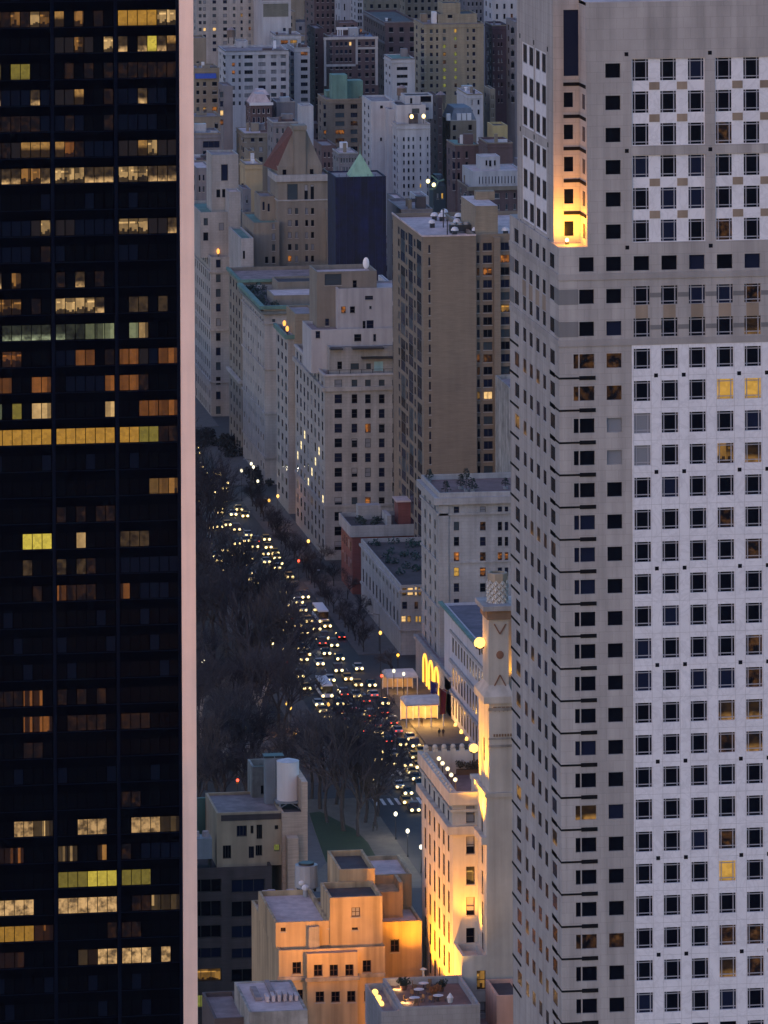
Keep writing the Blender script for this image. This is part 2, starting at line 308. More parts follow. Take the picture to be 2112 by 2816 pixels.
class Bld:
    def __init__(s, name, label, cat='building', group=None, cap=100, style='plain', rec=.3, mix=DEFW, frame=FR_DARK, seed=None):
        s.root = thing(name, label, cat, (0,0,0), 0, group); s.root['_o'] = (0,0,0)
        s.wins = []; s.cap = cap; s.style = style; s.rec = rec; s.mix = mix; s.frame = frame; s.rnd = random.Random(seed or label)
    def part(s, mb, name, mat, **kw): return mb.build(name, mat, s.root, **kw)
    def split(s, mb, name, mat):
        cuts = mb.c or [((k+1)*8, (k+1)*6) for k in range(len(mb.v)//8)]
        v0 = f0 = 0
        for v1, f1 in cuts:
            q = MB(); q.v = mb.v[v0:v1]; q.f = [tuple(i-v0 for i in f) for f in mb.f[f0:f1]]; q.m = mb.m[f0:f1]
            if q.f: s.part(q, name, mat)
            v0, f0 = v1, f1
    def win(s, face, plane, r, style=None, rec=None):
        k = r[4] if len(r) > 4 and r[4] else s.rnd.choice(s.mix)
        if k == '-': return
        if k.startswith('lit:'): k = k[4:]
        rc_ = s.rec if rec is None else rec
        s.wins.append((face, plane, r[0], r[1], r[2], r[3], k, style or s.style, min(rc_, WREC) if face == 'W' else rc_))
    def mass(s, x0, x1, y0, y1, z0, z1, mat, S=(), W=(), roof=RF_GREY, par=.9, name='wall', thick=.35, style=None, rec=None, hidden=True):
        S = [r for r in S if r[2] > z0+.3 and r[3] < z1-.05]; W = [r for r in W if r[2] > z0+.3 and r[3] < z1-.05]
        mb = MB(); rec_ = s.rec if rec is None else rec
        plane_wall(mb, mapS(y0), x0, x1, z0, z1, S, rec_); plane_wall(mb, mapW(x0), y0, y1, z0, z1, W, min(rec_, WREC), flip=True)
        mb.quad((x1,y0,z0),(x1,y1,z0),(x1,y1,z1),(x1,y0,z1)); mb.quad((x1,y1,z0),(x0,y1,z0),(x0,y1,z1),(x1,y1,z1))
        t = thick; zr = z1-par
        if par > .01:
            mb.quad((x0,y0,z1),(x1,y0,z1),(x1-t,y0+t,z1),(x0+t,y0+t,z1)); mb.quad((x1,y0,z1),(x1,y1,z1),(x1-t,y1-t,z1),(x1-t,y0+t,z1))
            mb.quad((x1,y1,z1),(x0,y1,z1),(x0+t,y1-t,z1),(x1-t,y1-t,z1)); mb.quad((x0,y1,z1),(x0,y0,z1),(x0+t,y0+t,z1),(x0+t,y1-t,z1))
            a, b, c, d = (x0+t,y0+t), (x1-t,y0+t), (x1-t,y1-t), (x0+t,y1-t)
            for p, q in ((b,a),(c,b),(d,c),(a,d)): mb.quad((*p,zr),(*q,zr),(*q,z1),(*p,z1))
        s.part(mb, name, mat)
        rb = MB()
        if par > .01: rb.quad((x0+t,y0+t,zr),(x1-t,y0+t,zr),(x1-t,y1-t,zr),(x0+t,y1-t,zr))
        else: rb.quad((x0,y0,z1),(x1,y0,z1),(x1,y1,z1),(x0,y1,z1))
        if roof: s.part(rb, 'roof', roof)
        for r in S: s.win('S', y0, r, style, rec)
        for r in W: s.win('W', x0, r, style, rec)
    def band(s, x0, x1, y0, y1, z, h, out, mat, name='cornice'):
        """A ledge round the south and west sides, standing proud of the wall."""
        mb = MB(); mb.box(x0-out, x1, y0-out, y0-.003, z, z+h); mb.box(x0-out, x0-.003, y0-.003, y1, z, z+h); return s.part(mb, name, mat)
    def finish(s):
        sc = []
        for w_ in s.wins:
            face, pl, a, b, c, d, k, st, rec = w_
            u, z = (a+b)/2, (c+d)/2
            P = (u, pl, z) if face == 'S' else (pl, u, z)
            x, y = raw(P); inside = -20 < x < 2132 and -20 < y < 2836
            dist = (Vector(P)-EYE).length
            ar = (b-a)*(d-c)*(1 if face == 'S' else .16)/dist**2
            sc.append((0 if inside else 1, 0 if k in LITKEYS else 1, -ar, w_))
        sc.sort(key=lambda t: t[:3])
        rest = MB(); rm = [s.frame, G_BLACK, FR_STONE]; idx = {}
        for i, (o_, l_, ar, w_) in enumerate(sc):
            face, pl, a, b, c, d, k, st, rec = w_
            if i < s.cap and not o_:
                me = winmesh(b-a, d-c, st, face == 'W')
                u, z = (a+b)/2, (c+d)/2
                o = link('window', me, s.root, (u, pl+rec, z) if face == 'S' else (pl+rec, u, z), 0 if face == 'S' else -math.pi/2)
                o.material_slots[0].link = 'OBJECT'; o.material_slots[0].material = s.frame
                o.material_slots[1].link = 'OBJECT'; o.material_slots[1].material = PANE[k]
                if k in LITKEYS: o['label'] = 'window with the light on'
            else:
                if k not in idx: idx[k] = len(rm); rm.append(PANE[k])
                mp = mapS(pl) if face == 'S' else mapW(pl)
                if o_: rest.quad(mp(a,c,rec), mp(b,c,rec), mp(b,d,rec), mp(a,d,rec), idx[k]); continue
                me = winmesh(b-a, d-c, st, face == 'W'); u, z = (a+b)/2, (c+d)/2; i0 = len(rest.v)
                for v in me.vertices:
                    x_, y_, z_ = v.co; rest.v.append((u+x_, pl+rec+y_, z+z_) if face == 'S' else (pl+rec+y_, u-x_, z+z_))
                for p in me.polygons: rest.f.append(tuple(i0+i for i in p.vertices)); rest.m.append((0, idx[k], 2)[p.material_index])
        if rest.v: s.part(rest, 'window', rm, kind='stuff', label='remaining windows of the same facade')
        del s.root['_o']
        return s

def spot(name, loc, target, energy, color, size=R(60), blend=.6, rad=.4, parent=None):
    l = bpy.data.lights.new(name, 'SPOT'); l.energy = energy * K; l.color = color; l.spot_size = size; l.spot_blend = blend; l.shadow_soft_size = rad
    o = bpy.data.objects.new(name, l); COL.objects.link(o); o.location = loc
    o.rotation_euler = (Vector(target)-Vector(loc)).to_track_quat('-Z', 'Y').to_euler()
    if parent is not None: o.parent = parent; o.location = Vector(loc)-Vector(parent.location)
    return o
def point(name, loc, energy, color, rad=.25, parent=None):
    l = bpy.data.lights.new(name, 'POINT'); l.energy = energy * K; l.color = color; l.shadow_soft_size = rad
    o = bpy.data.objects.new(name, l); COL.objects.link(o); o.location = loc
    if parent is not None: o.parent = parent; o.location = Vector(loc)-Vector(parent.location)
    return o
WARM, GOLD, AMBER, COOL = (1.0,.55,.22), (1.0,.50,.10), (1.0,.40,.10), (1.0,.90,.72)
# ================================================================== dark glass office tower (left edge of the picture)
YL = 866.0
def xl(px): return on_y(px, 1408, YL).x
def zl(py, px=250): return on_y(px, py, YL).z
M_DARKSTEEL = flat('black curtain wall', (.0008,.001,.003), .6, spec=.0)
M_TRAV = wallmat('pink travertine', (.97,.70,.58), .07, streak=.12)
M_MULL = flat('dark blue mullion', (.003,.005,.014), .6, spec=.02)
T = Bld('office_tower', 'black glass office tower with scattered lit offices and a pale stone strip down one edge', 'office tower', cap=100, rec=.12, style='bare', mix='kkkk')
xe, xr_ = xl(498), xl(536.7)
colw, bays = (xl(491)-xl(330))/6, [xl(330)-k*(xl(330)-xl(155.5)) for k in range(4)]
LA = lit('office amber', (1.0,.46,.11), .36, 'clutter', .62); LB = lit('office bright', (1.0,.62,.25), .75, 'clutter', .48)
LS = lit('office amber wall', (1.0,.50,.07), .50, 'solid'); LO = lit('office orange', (1.0,.34,.07), .28, 'clutter', .62)
LL = lit('office desks', (1.0,.60,.25), .55, 'low'); LT = lit('office ceiling', (1.0,.52,.14), .42, 'top')
LD = lit('office embers', (.75,.28,.06), .045, 'dim'); LG = lit('office greenish', (.62,.68,.36), .42, 'clutter', .5)
LY = lit('office yellow', (1.0,.76,.10), .75, 'solid'); LV = lit('office olive', (.62,.48,.08), .36, 'solid'); LW = lit('office low green', (.62,.70,.42), .40, 'low')
GB = flat('blue blind glass', (.004,.007,.018), .5, spec=.02); GG = flat('grey blind glass', (.028,.024,.024), .5, spec=.02); PANE['k'] = flat('unlit office glass', (.001,.0014,.004), .4, spec=.02)
PANE.update({'1': LA, '2': LB, '3': LS, '4': LO, '5': LL, '6': LT, '7': LD, '8': LG, '9': LY, 'v': LV, 'w': LW, 'u': GB, 'q': GG}); LITKEYS |= set('123456789vw')
# one character per window, left to right, three bays of six; rows from the top of the picture down
ROWS = {0: '171721'+'6b1b7b'+'333322', 1: 'bbbbbb'+'qq1qb2'+'5b5956', 2: 'vbvvbb'+'b7b7b7'+'777777', 3: '5uuu5u'+'qq6bb7'+'uu5uub', 4: '77777u'+'u7ubb7'+'uuuubb', 5: 'q7q666'+'647uuu'+'qq62qq', 6: 'q55115'+'222555'+'222555',
        8: 'uuuuq2'+'qquuuu'+'222qq5', 9: 'uuuub7'+'ubbbbb'+'uubbbb', 10: '5b1bbb'+'7b5b7b'+'bbbbbb', 11: '111b7b'+'22225b'+'b55b5b', 12: 'bwwwww'+'www888'+'b82bbb', 13: 'b44bbb'+'uu44b7'+'44qu44', 14: '44bb44'+'buuuu4'+'447bbb', 15: '8bvb22'+'bbbbb2'+'bb4444',
        16: '333333'+'333333'+'33vv77', 18: 'bbbbbb'+'bbbbbb'+'bbb611', 19: 'bbbbbb'+'7b7b77'+'bbbbbb', 20: 'bbb999'+'bb2bbb'+'555bbb', 21: 'bbb5bb'+'5b57bb'+'uuuuuu', 22: 'bbbb7b'+'4777bb'+'4buuub', 26: '77744b'+'7b7b7b'+'bbbbbb', 27: 'bbb444'+'b7777b'+'777bbb',
        28: 'bbb77b'+'bbbbbb'+'bbbbbb', 30: 'bbbbbb'+'bbbbbb'+'77bbbb', 31: 'bb5522'+'bb555b'+'b55522', 32: '444bbb'+'22bb1b'+'7buuuu', 33: 'bbbbbb'+'vvv999'+'vvvbbb', 34: '5555bb'+'555555'+'b77222', 35: '333344'+'bbbbb7'+'77bbbb', 36: '444bbb'+'bb2155'+'555b5b'}
S = []
for k in range(-1, 40):
    st = (ROWS.get(k, '') if k >= 0 else '').replace(' ', '')
    zc = zl(51+71.7*k); h = 41*YL/F*1.03
    for bi, bx in enumerate((bays[3], bays[2], bays[1], bays[0])):
        for c in range(6):
            i = (bi-1)*6+c; kd = st[i] if 0 <= i < len(st) else ('b' if (k*7+c*3+bi) % 5 else 'u')
            S.append((bx+c*colw+.05, bx+(c+1)*colw-.05, zc-h/2, zc+h/2, 'k' if kd == 'b' else kd))
ZT = 228.0; xw0 = bays[3]-2.0
T.mass(xw0, xe, YL, YL+34, 0, ZT, M_DARKSTEEL, S=[r for r in S if r[3] < ZT-2], W=[], roof=RF_DARK)
mb = MB(); mb.box(xe+.002, xr_, YL-.45, YL+34, 0, ZT+1.2); T.part(mb, 'travertine_edge', M_TRAV)
mb = MB()
for bx in bays: mb.box(bx-.62, bx-.12, YL-.22, YL-.003, 0, ZT-.5)
mb.box(xe-.5, xe-.02, YL-.22, YL-.003, 0, ZT-.5)
T.split(mb, 'pier', M_MULL)
mb = MB()
for k in range(-1, 40):
    z = zl(51+71.7*k)-h/2-.22
    if z < ZT-4:
        for i, bx in enumerate(bays): mb.box(bx-.11, bx+6*colw+.02, YL-.12, YL-.003, z, z+.13)
T.split(mb, 'sill_band', M_MULL)
T.finish()

# ================================================================== pale stone tower with white marble panels (right side)
YR = 691.4
def xs(z): return on_y(1380+z/2.266, 1000, YR).x                # z = pixel of the enlarged photograph
def zs(py, px=1700): return on_y(px, py, YR).z
XW = on_y(1538, 1000, YR).x
M_STONE = wallmat('grey limestone', (.37,.345,.335), .12, streak=.30, panel=(1.65, 1.3))
M_BAND = wallmat('darker stone band', (.31,.29,.285), .18, streak=.2)
M_MARB = marblemat('white marble', (.68,.67,.71), (.60,.59,.63))
M_TAN = wallmat('tan stone panel', (.28,.215,.16), .15)
M_PANEL = wallmat('grey louvre panel', (.17,.165,.17), .1)
G = Bld('stone_tower', 'tall pale stone tower with white marble panels and rows of square black windows', 'tower', cap=100, rec=.35, style='plain', mix='bbbbbbn')
G.frame = FR_GREY
pitch = 88.6*(YR*1.0003)/F*1.0215
ZC = [zs(194+88.6*k) for k in range(31)]
XE = XW+42; YN = YR+34
zroof = zs(6)
c0 = (xs(484), xs(577)); c1 = (xs(653), xs(747)); Tx = [(on_y(1744.5+76.2*i-1.5, 1000, YR).x, on_y(1744.5+76.2*i+43.5, 1000, YR).x) for i in range(9)]
hC, hT = 40*.0437, 56*.0437
xmarb = on_y(1743, 1000, YR).x-.25
xn = on_y(1614, 400, YR).x
LITW = {(10, 3): 'y', (10, 4): 'y', (12, 3): 'a', (12, 4): 'e', (2, 3): 'f', (8, 4): 'e', (7, 4): 'f', (15, 4): 'f', (18, 4): 'f', (19, 4): 'f', (20, 3): 'e', (20, 4): 'e', (21, 3): 'f', (21, 4): 'e', (25, 3): 'y', (24, 3): 'f', (28, 3): 'e', (28, 4): 'f', (5, 3): 'f', (27, 3): 'f', (27, 4): 'f', (14, 3): 'f'}
def kd(k, i): return LITW.get((k, i)) or ('p' if (k, i) in ((11, 0), (12, 0)) else G.rnd.choice('bbbbbn'))
zm = (ZC[9]+ZC[8])/2+.1; zsplit = ZC[6]-1.95+.2          # marble starts; lower block's top
zled = (ZC[5]+ZC[6])/2+.2
# upper corner strip (C1 column) right of the notch, and corner below
up = [(c1[0], c1[1], ZC[k]-hC/2, ZC[k]+hC/2, 'b') for k in range(6)]
low = [(c1[0], c1[1], ZC[k]-hC/2, ZC[k]+hC/2, 'p' if k in (11, 12) else ('f' if k in (9, 10, 27) else kd(k, 9))) for k in range(6, 31)]
low += [(c0[0], c0[1], ZC[k]-hC/2, ZC[k]+hC/2, kd(k, 8)) for k in range(6, 9)]
low += [(xs(447), c0[1], ZC[k]-hC/2, ZC[k]+hC/2, {9: 'f', 10: 'f', 23: 'e', 27: 'f'}.get(k) or kd(k, 8)) for k in range(9, 31)]
vents = []
mb = MB()
plane_wall(mb, mapS(YR), xn, xmarb, zled, zroof, up, .35)
plane_wall(mb, mapS(YR), XW, xmarb, 0, zled, low, .35)
t6 = [(a+.05, b-.05, ZC[6]-hC/2, ZC[6]+hC/2, kd(6, 9)) for a, b in Tx]
t78 = [(a, b, ZC[k]-hT*.46, ZC[k]+hT*.46, kd(k, i)) for k in (7, 8) for i, (a, b) in enumerate(Tx)]
grp = []
for g in range(3):
    for lo_, hi_ in ((0, 2), (3, 5)): grp.append((Tx[3*g][0]-.08, Tx[3*g+2][1]+.08, ZC[hi_]-hT*.56, ZC[lo_]+hT*.56))
plane_wall(mb, mapS(YR), xmarb, XE, zm, zroof, t6+t78+grp, .35)
# west side: upper block and the broader lower block
XU = XW+.28
ynear, yfar_u, yfar_l = YR+5.0, on_x(1422, 300, XU).y, on_x(1405, 1400, XW).y
def yw(z, X=XW): return on_x(1380+z/2.266, 1500, X).y
wc = [(113,85),(157,137),(198,177),(240,218),(280,260),(335,305)]
WU = []
for a, b in (((195-35, 130)), ((275, 208))):
    pass
gw = []
for (za, zb) in ((200, 128), (278, 208)):
    ya, yb = on_x(1380+za/2.266, 400, XU).y, on_x(1380+zb/2.266, 400, XU).y
    for lo_, hi_ in ((0, 2), (3, 5)): gw.append((ya, yb, ZC[hi_]-hT*.56, ZC[lo_]+hT*.56))
plane_wall(mb, mapW(XU), ynear, yfar_u, zled, zroof+.8, gw, .06, flip=True)
WL = []
for k in range(6, 31):
    for i, (a, b) in enumerate(wc):
        kk = {(10,1):'e',(10,2):'f',(10,3):'e',(10,0):'f',(12,0):'a',(12,1):'e',(15,2):'e',(15,3):'e',(15,4):'f',(15,5):'f',(19,2):'e',(21,0):'e',(21,1):'f',(21,2):'e',(23,2):'f',(24,0):'a',(24,1):'e',(24,2):'e',(25,1):'f',(26,0):'f',(27,2):'f',(28,1):'e',(20,0):'e',(24,5):'e'}.get((k, i)) or G.rnd.choice('bbbbbn')
        WL.append((yw(a), yw(b), ZC[k]-.97, ZC[k]+.97, kk))
plane_wall(mb, mapW(XW), YR, yfar_l, 0, zled, WL, .045, flip=True)
# notch walls, ledge, roof and hidden sides
nb = []; nr = []
for k in range(5):
    z = on_y(1565, 274.5+88.5*k, ynear).z
    nb.append((on_y(1380+388/2.266, 500, ynear).x, on_y(1380+446/2.266, 500, ynear).x, z-.9, z+.9, 'b'))
    nr.append((YR+1.2, YR+3.2, z-.9, z+.9, 'n'))
zg0, zg1 = on_y(1570, 209, ynear).z, on_y(1570, 27, ynear).z
tall = (on_y(1380+385/2.266, 200, ynear).x, xn-.05, zg0, zg1, 'n')
plane_wall(mb, mapS(ynear), XU, xn, zled, zroof+.8, nb+[tall], .25)
plane_wall(mb, mapW(xn), YR, ynear, zled, zroof, nr, .045, flip=True)
mb.quad((XU,YR,zled),(xn,YR,zled),(xn,ynear,zled),(XU,ynear,zled))
mb.quad((XW,YR,zled),(XU,YR,zled),(XU,yfar_l,zled),(XW,yfar_l,zled)); mb.quad((XU,yfar_u,zled),(XE,yfar_u,zled),(XE,yfar_l,zled),(XU,yfar_l,zled))
mb.quad((XE,YR,0),(XE,YN,0),(XE,YN,zroof),(XE,YR,zroof)); mb.quad((XE,yfar_u,zled),(XU,yfar_u,zled),(XU,yfar_u,zroof),(XE,yfar_u,zroof)); mb.quad((XE,yfar_l,0),(XW,yfar_l,0),(XW,yfar_l,zled),(XE,yfar_l,zled))
G.part(mb, 'wall', M_STONE)
mb = MB(); mb.box(xn, XE, YR+.4, yfar_u-.01, zroof-.4, zroof+.05); mb.box(XU+.4, xn, ynear+.4, yfar_u-.01, zroof-.4, zroof+.9); G.part(mb, 'roof', RF_PALE)
# marble facade
mb = MB(); tm = [(a, b, ZC[k]-hT/2+.13, ZC[k]+hT/2+.13, kd(k, i)) for k in range(9, 31) for i, (a, b) in enumerate(Tx)]
plane_wall(mb, mapS(YR-.06), xmarb, XE, 0, zm, tm, .38)
mb.quad((xmarb,YR-.06,0),(xmarb,YR,0),(xmarb,YR,zm),(xmarb,YR-.06,zm)); mb.quad((xmarb,YR-.06,zm),(XE,YR-.06,zm),(XE,YR,zm),(xmarb,YR,zm))
tg = [(a+.04, b-.04, ZC[k]-hT*.53, ZC[k]+hT*.53, kd(k, i)) for k in range(6) for i, (a, b) in enumerate(Tx)]
for r in grp: plane_wall(mb, mapS(YR+.2), r[0], r[1], r[2], r[3], [q for q in tg if q[0] > r[0]-.01 and q[1] < r[1]+.01 and q[2] > r[2]-.01 and q[3] < r[3]+.01], .22)
wu = []
for r in gw:
    wdt = r[1]-r[0]
    for k in range(6):
        if r[2] < ZC[k] < r[3]:
            for f0, f1 in ((.06, .42), (.60, .96)): wu.append((r[0]+wdt*f0, r[0]+wdt*f1, ZC[k]-hT*.5, ZC[k]+hT*.5, 'b'))
    plane_wall(mb, mapW(XU+.05), r[0], r[1], r[2], r[3], [q for q in wu if q[0] > r[0] and q[1] < r[1] and q[2] > r[2]-.01 and q[3] < r[3]+.01], .045, flip=True)
G.part(mb, 'marble_facing', M_MARB)
mb = MB()                                                     # joints between the marble slabs: thin raised fillets
for a, b in Tx[:6]:
    for q in (a-.09, b+.09): mb.box(q-.02, q+.02, YR-.075, YR-.062, 0, zm-.3)
for k in range(9, 30): mb.box(xmarb+.05, XE, YR-.073, YR-.0625, (ZC[k]+ZC[k+1])/2-.02, (ZC[k]+ZC[k+1])/2+.02)
G.part(mb, 'slab_joint', wallmat('joint grey', (.48,.47,.50), .1))
mb = MB()
for i in (0, 1, 3, 4, 6, 7):
    for k in (0, 1, 3, 4):
        xa, xb = Tx[i][1], Tx[i+1][0]; zz = (ZC[k]+ZC[k+1])/2; mb.box(xa+.06, xb-.06, YR+.14, YR+.198, zz-.46, zz+.46)
for i, (a, b) in enumerate(Tx): mb.box(a+.25, b-.25, YR-.02, YR+.15, ZC[8]+hT*.46+.04, ZC[7]-hT*.46-.04)
for i in (1, 2, 3, 4):
    a, b = yw(wc[i][0]), yw(wc[i][1]); mb.box(XW-.02, XW-.003, a, b, ZC[8]+1.0, ZC[7]-1.0)
G.split(mb, 'tan_panel', M_TAN)
mb = MB()
for k in (7, 8):
    mb.box(XW-.03, xs(478), YR-.03, YR-.003, ZC[k]-hC/2-.05, ZC[k]+hC/2+.05); mb.box(XW-.03, XW-.003, YR-.003, yw(335), ZC[k]-.95, ZC[k]+.95)
    mb.box(XW-.03, XW-.003, yw(85), yfar_l, ZC[k]-.95, ZC[k]+.95)
    for i in range(8): mb.box(Tx[i][1]+.02, Tx[i+1][0]-.02, YR-.03, YR-.003, ZC[k]-.25, ZC[k]+.3)
G.split(mb, 'louvre_panel', M_PANEL)
mb = MB()
for k in range(9, 31):
    z = ZC[k]-pitch/2-.05
    mb.box(XW-.05, xs(482), YR-.05, YR-.003, z-.12, z+.12); mb.box(xs(482), xs(583), YR-.09, YR-.003, z-.24, z+.24)
    mb.box(XW-.05, XW-.003, YR-.003, yw(305), z-.12, z+.12); mb.box(XW-.05, XW-.003, yw(335), yw(305), z-.28, z+.28-.05); mb.cut(); mb.box(XW-.07, XW-.003, yw(110), yfar_l, z-.14, z+.14); mb.cut()
for k in range(5):
    z = on_y(1565, 231.7+88.5*k, ynear).z
    mb.box(on_y(1380+385/2.266, 500, ynear).x, xn-.06, ynear-.06, ynear-.003, z-.2, z+.22); mb.box(xn-.06, xn-.003, YR+.6, ynear-.06, z-.2, z+.22); mb.cut()
G.split(mb, 'louvre', flat('louvre black', (.008,.008,.010), .7, spec=.05))
mb = MB()
for k in (9, 12, 15, 18, 21, 24, 27, 30):
    for i in (0, 1, 3, 4, 6, 7):
        xm = (Tx[i][1]+Tx[i+1][0])/2; z = ZC[k]-pitch/2+.05; mb.box(xm-.24, xm+.24, YR-.075, YR-.063, z-.24, z+.24)
for k in (-1, 2, 5):
    zz = ZC[0]+pitch/2 if k < 0 else (ZC[k]+ZC[k+1])/2
    for xm in (xs(785), (Tx[2][1]+Tx[3][0])/2, (Tx[5][1]+Tx[6][0])/2): mb.box(xm-.24, xm+.24, YR-.012, YR-.003, zz-.24, zz+.24)
    for za in (116, 202, 287): ya = on_x(1380+za/2.266, 400, XU).y; mb.box(XU-.012, XU-.003, ya-.35, ya+.35, zz-.3, zz+.3)
G.split(mb, 'vent', flat('vent black', (.006,.006,.010), .7, spec=.05))
for z, hh in ((zs(768), .75), (zs(950), .8)):
    mb = MB(); mb.box(XW-.12, XE, YR-.14, YR-.063, z, z+hh); mb.box(XW-.12, XW-.003, YR-.063, yfar_l, z, z+hh); G.part(mb, 'belt_course', M_BAND)
mb = MB(); mb.box(xs(481.5)-.06, xs(481.5)+.06, YR-.01, YR+.3, ZC[30]-1, zm-.6); G.part(mb, 'mullion', M_STONE)
for r in up+low: G.win('S', YR, r, 'bare')
for r in t6: G.win('S', YR, r, 'bare')
for r in t78: G.win('S', YR, r, 'tower')
for r in tm: G.win('S', YR-.06, r, 'tower', .3)
for r in tg: G.win('S', YR+.2, r, 'tower', .15)
for r in WL: G.win('W', XW, r, 'plain')
for r in wu: G.win('W', XU+.05, r, 'plain', .15)
for r in nb: G.win('S', ynear, r, 'bare', .2)
G.win('S', ynear, tall, 'bare', .2)
for r in nr: G.win('W', xn, r, 'bare', .2)
G.finish()
# floodlight on the ledge of the notch
mbk = MB(); fx, fy, fz = XU+1.2, YR+2.6, zled
ft = thing('floodlight', 'small floodlight glowing on the corner ledge of the pale stone tower', 'floodlight', (fx, fy, fz))
mbk.box(-.2,.2,-.2,.2,0,.35); o = mbk.build('housing', BLACKM, ft)
mbk = MB(); mbk.ball((0,0,.55), .22); mbk.build('lens', glow('hot lamp', (1,.75,.35), 9), ft)
spot('floodlight_beam', (fx-.1, fy-1.2, fz+.7), (xn-1.1, ynear+1.0, fz+9), 8000, (1,.36,.02), R(150), .8, .5)
point('floodlight_spill', (fx+.3, fy-.4, fz+1.0), 900, (1,.36,.02), .5)
# ================================================================== buildings along the avenue (their fronts stand on the line x = 0)
def yx(px, py, X=0.0): return on_x(px, py, X).y
def zx(px, py, X=0.0): return on_x(px, py, X).z
def xy(px, py, Y): return on_y(px, py, Y).x
def zy(px, py, Y): return on_y(px, py, Y).z
def rS(Y, xa, xb, ya, yb, k=None):
    m = ((xa+xb)/2, (ya+yb)/2); return (xy(xa, m[1], Y), xy(xb, m[1], Y), zy(m[0], yb, Y), zy(m[0], ya, Y), k)
def rW(X, xa, xb, ya, yb, k=None):         # xa = nearer (right) edge
    m = ((xa+xb)/2, (ya+yb)/2); return (yx(max(xa,xb), m[1], X), yx(min(xa,xb), m[1], X), zx(m[0], yb, X), zx(m[0], ya, X), k)
def zpx(zx_, zy_, ox, oy, s=3.016): return ox+zx_/s, oy+zy_/s
def zrS(Y, ox, oy, q, k=None, s=3.016): return rS(Y, ox+q[0]/s, ox+q[1]/s, oy+q[2]/s, oy+q[3]/s, k)
M_LIME = wallmat('cream limestone', (.32,.305,.295), .16, panel=(1.3, .75))
M_LIME2 = wallmat('grey limestone front', (.325,.315,.315), .16, panel=(1.3, .75))
M_TAN2 = wallmat('tan brick', (.24,.195,.14), .12, brick=6)
M_BROWN = wallmat('brown brick', (.20,.155,.115), .10, brick=8, streak=.12)
M_RED = wallmat('red brick', (.17,.055,.05), .15, brick=6)
M_PALE = wallmat('pale stucco', (.40,.385,.40), .12)
M_DKBRICK = wallmat('dark brick', (.075,.055,.055), .2, brick=6)
M_TERRA = wallmat('buff terracotta', (.205,.178,.148), .15)
M_SLATE = wallmat('blue slate', (.12,.15,.19), .25)
M_TILE = wallmat('red roof tile', (.105,.03,.02), .2, brick=3)
M_STONEW = wallmat('weathered stone', (.30,.28,.26), .45, streak=.5, scale=.3)
M_CROWN = wallmat('cream terracotta', (.47,.435,.39), .16, streak=.30)
def clutter(parent_z, spots, label, group):  pass

# --- white corner apartment house
yn, yf = yx(894,1300), yx(812,1150); zt = zx(894,1031)
B = Bld('apartment_house', 'cream corner apartment house with stepped terraces above a bracketed cornice beside the avenue', style='sash', mix='bbbbnnnnthhp')
sc = [(920,941),(967,983),(1004,1020),(1042,1058),(1079,1095),(1116,1132)]
S = []
for k in range(-1, 12):
    yc = 1097+40.4*k
    for i, (a, b) in enumerate(sc): S.append(rS(yn, a, b, yc-12.5, yc+12.5, {(2,2):'o',(7,2):'o',(-1,0):'p',(-1,1):'t',(-1,2):'t',(-1,3):'t'}.get((k,i))))
wz = [(r[2], r[3]) for r in S[::6]]
W = []
for i, (a, b) in enumerate(cols(yn+1, yf-1, 8, .38)):
    for k, (c, d) in enumerate(wz): W.append((a, b, c, d, 'W' if (k in (5,6,7,8) and (i*5+k*3) % 4 == 0) else None))
B.mass(0, 40, yn, yf, 0, zt, M_LIME, S, W, RF_GREY, 1.1)
B.band(0, 40, yn, yf, zx(894,1077), 1.0, .7, M_LIME); B.band(0, 40, yn, yf, zx(894,1395), .6, .3, M_LIME, 'belt_course'); B.band(0, 40, yn, yf, zt-.5, .5, .3, M_PALE, 'coping')
y1 = yn+5
B.mass(xy(906,990,y1), 40, y1, yf, zt-1.1, zy(950,955,y1), M_LIME, [zrS(y1,500,850,q,k) for q,k in (((1290,1330,435,500),'b'),((1400,1470,450,500),'t'),((1530,1570,450,500),'t'),((1600,1658,440,510),'p'))], [], RF_DARK, .5)
y2 = yn+10
B.mass(xy(856,930,y2), 40, y2, y2+16, zt-1.1, zy(950,905,y2), M_PALE, [zrS(y2,500,400,q,k) for q,k in (((1430,1490,1565,1625),'b'),((1588,1612,1565,1625),'n'),((1110,1148,1540,1600),'n'))], [], RF_GREY, .6)
y3 = yn+14
B.mass(xy(929,860,y3), 36, y3, y3+14, zt, zy(980,793,y3), M_PALE, [zrS(y3,500,400,q,k) for q,k in (((1520,1587,1247,1280),'n'),((1395,1437,1335,1390),'b'),((1322,1360,1335,1390),'o'),((1500,1525,1455,1530),'b'),((1532,1592,1450,1525),'n'),((1555,1575,1332,1356),'b'),((1190,1222,1437,1497),'n'))], [], RF_PALE, .5)
y4 = yn+18
B.mass(xy(871,800,y4), xy(1036,760,y4), y4, y4+14, zt, zy(950,746,y4), M_TERRA, [zrS(y4,500,400,(1418,1452,1118,1180),'b'), zrS(y4,500,400,(1185,1325,1065,1160),'t')], [], RF_PALE, 1.2)  # the wide grey pane stands in for a dark square stain
B.mass(2.5, 14, yf-16, yf-1, zt-1.1, zx(840,962,2.5), M_TAN2, [], [], RF_DARK, .5, 'penthouse_wall')
m = MB()
for q in ((967,1053,950,958),(993,1080,977,984),(906,940,953,960)): a = rS(y1-.4,*q); m.box(a[0],a[1],y1-2.4,y1-.01,a[2],a[2]+.35); m.cut()
B.split(m, 'awning', BLACKM)
